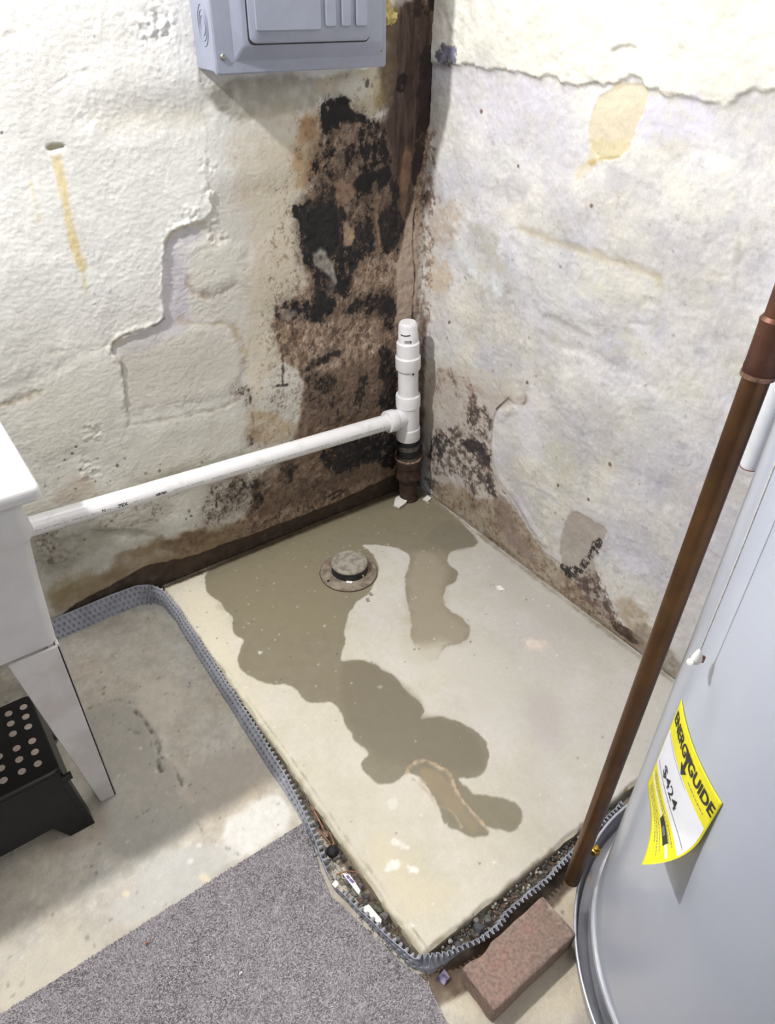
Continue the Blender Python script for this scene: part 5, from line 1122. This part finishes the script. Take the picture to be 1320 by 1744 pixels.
# only where the camera can see the pile, plus a margin
dv = np.stack([tx, ty, np.full(NTU, ZF)], 1)-CAM; zz = dv@_fwd; pxx = W/2+F*(dv@_right)/zz; pyy = H/2-F*(dv@_up)/zz
keep &= (pxx > -180) & (pyy < H+160)
tx, ty = tx[keep], ty[keep]; n = len(tx)
ln = RNG.uniform(0.0025, 0.0050, n); wd_ = RNG.uniform(0.0007, 0.0012, n); az = RNG.uniform(0, 6.283, n); flow = 1.5*fbm(tx, ty, 0.06, 3, 602)
lx = 0.0012*np.cos(flow*2+1)+RNG.normal(0, 0.0013, n); ly = 0.0012*np.sin(flow*2+1)+RNG.normal(0, 0.0013, n)
cx_, sy_ = np.cos(az)*wd_, np.sin(az)*wd_; z0 = 0.005
V4 = np.zeros((n, 4, 3)); bx, by = tx+1.3, ty+1.3
V4[:, 0] = np.stack([bx-cx_, by-sy_, np.full(n, z0)], 1); V4[:, 1] = np.stack([bx+cx_, by+sy_, np.full(n, z0)], 1)
V4[:, 2] = np.stack([bx+lx+cx_*0.7, by+ly+sy_*0.7, z0+ln], 1); V4[:, 3] = np.stack([bx+lx-cx_*0.7, by+ly-sy_*0.7, z0+ln], 1)
me = bpy.data.meshes.new('pile'); me.vertices.add(n*4); me.vertices.foreach_set('co', V4.astype(np.float32).ravel()); me.loops.add(n*4); me.loops.foreach_set('vertex_index', np.arange(n*4, dtype=np.int32))
me.polygons.add(n); me.polygons.foreach_set('loop_start', np.arange(n, dtype=np.int32)*4); me.polygons.foreach_set('loop_total', np.full(n, 4, np.int32)); me.update(calc_edges=True)
sh = np.clip(1+0.13*RNG.standard_normal(n)+0.07*fbm(tx, ty, 0.03, 3, 603)+0.06*fbm(tx, ty, 0.2, 2, 604), 0.45, 1.5)
cc = lin(np.array([204, 199, 203])/255)[None, :]*sh[:, None]; cc = np.concatenate([cc, np.full((n, 1), 0.95)], 1)
ca_ = me.color_attributes.new('Col', 'FLOAT_COLOR', 'POINT'); ca_.data.foreach_set('color', np.repeat(cc, 4, axis=0).astype(np.float32).ravel())
mt, nt, b_ = node_mat('carpet_pile'); a_ = nt.nodes.new('ShaderNodeVertexColor'); a_.layer_name = 'Col'; nt.links.new(a_.outputs['Color'], b_.inputs['Base Color']); b_.inputs['Roughness'].default_value = 0.95; b_.inputs['Specular IOR Level'].default_value = 0.1
me.materials.append(mt); pl = link('pile', me, ca); pl['kind'] = 'stuff'
for (x, y), nm, mtl, lbl, cat, s in (((410, 1657), 'paint_chip', 'chip', 'small white fleck lying on the grey carpet', 'chip', 0.0035), ((250, 1606), 'leaf_crumb', 'twig', 'tiny brown dry leaf crumb on the grey carpet', 'leaf')+(0.004,), ((482, 1566), 'paint_chip', 'chip', 'tiny white fleck on the carpet near the membrane', 'chip', 0.0018)):
    q = at(x, y, 2, ZF+0.012); o = MB().add([(-s, -s*.6, 0), (s, -s*.4, 0), (s*.7, s*.8, 0), (-s*.8, s*.5, 0), (0, 0, s*0.7)], [(0, 1, 4), (1, 2, 4), (2, 3, 4), (3, 0, 4), (3, 2, 1, 0)]).build(nm, M[mtl], None, 20); o.location = (q[0], q[1], ZF+0.0115); tag(o, lbl, cat)
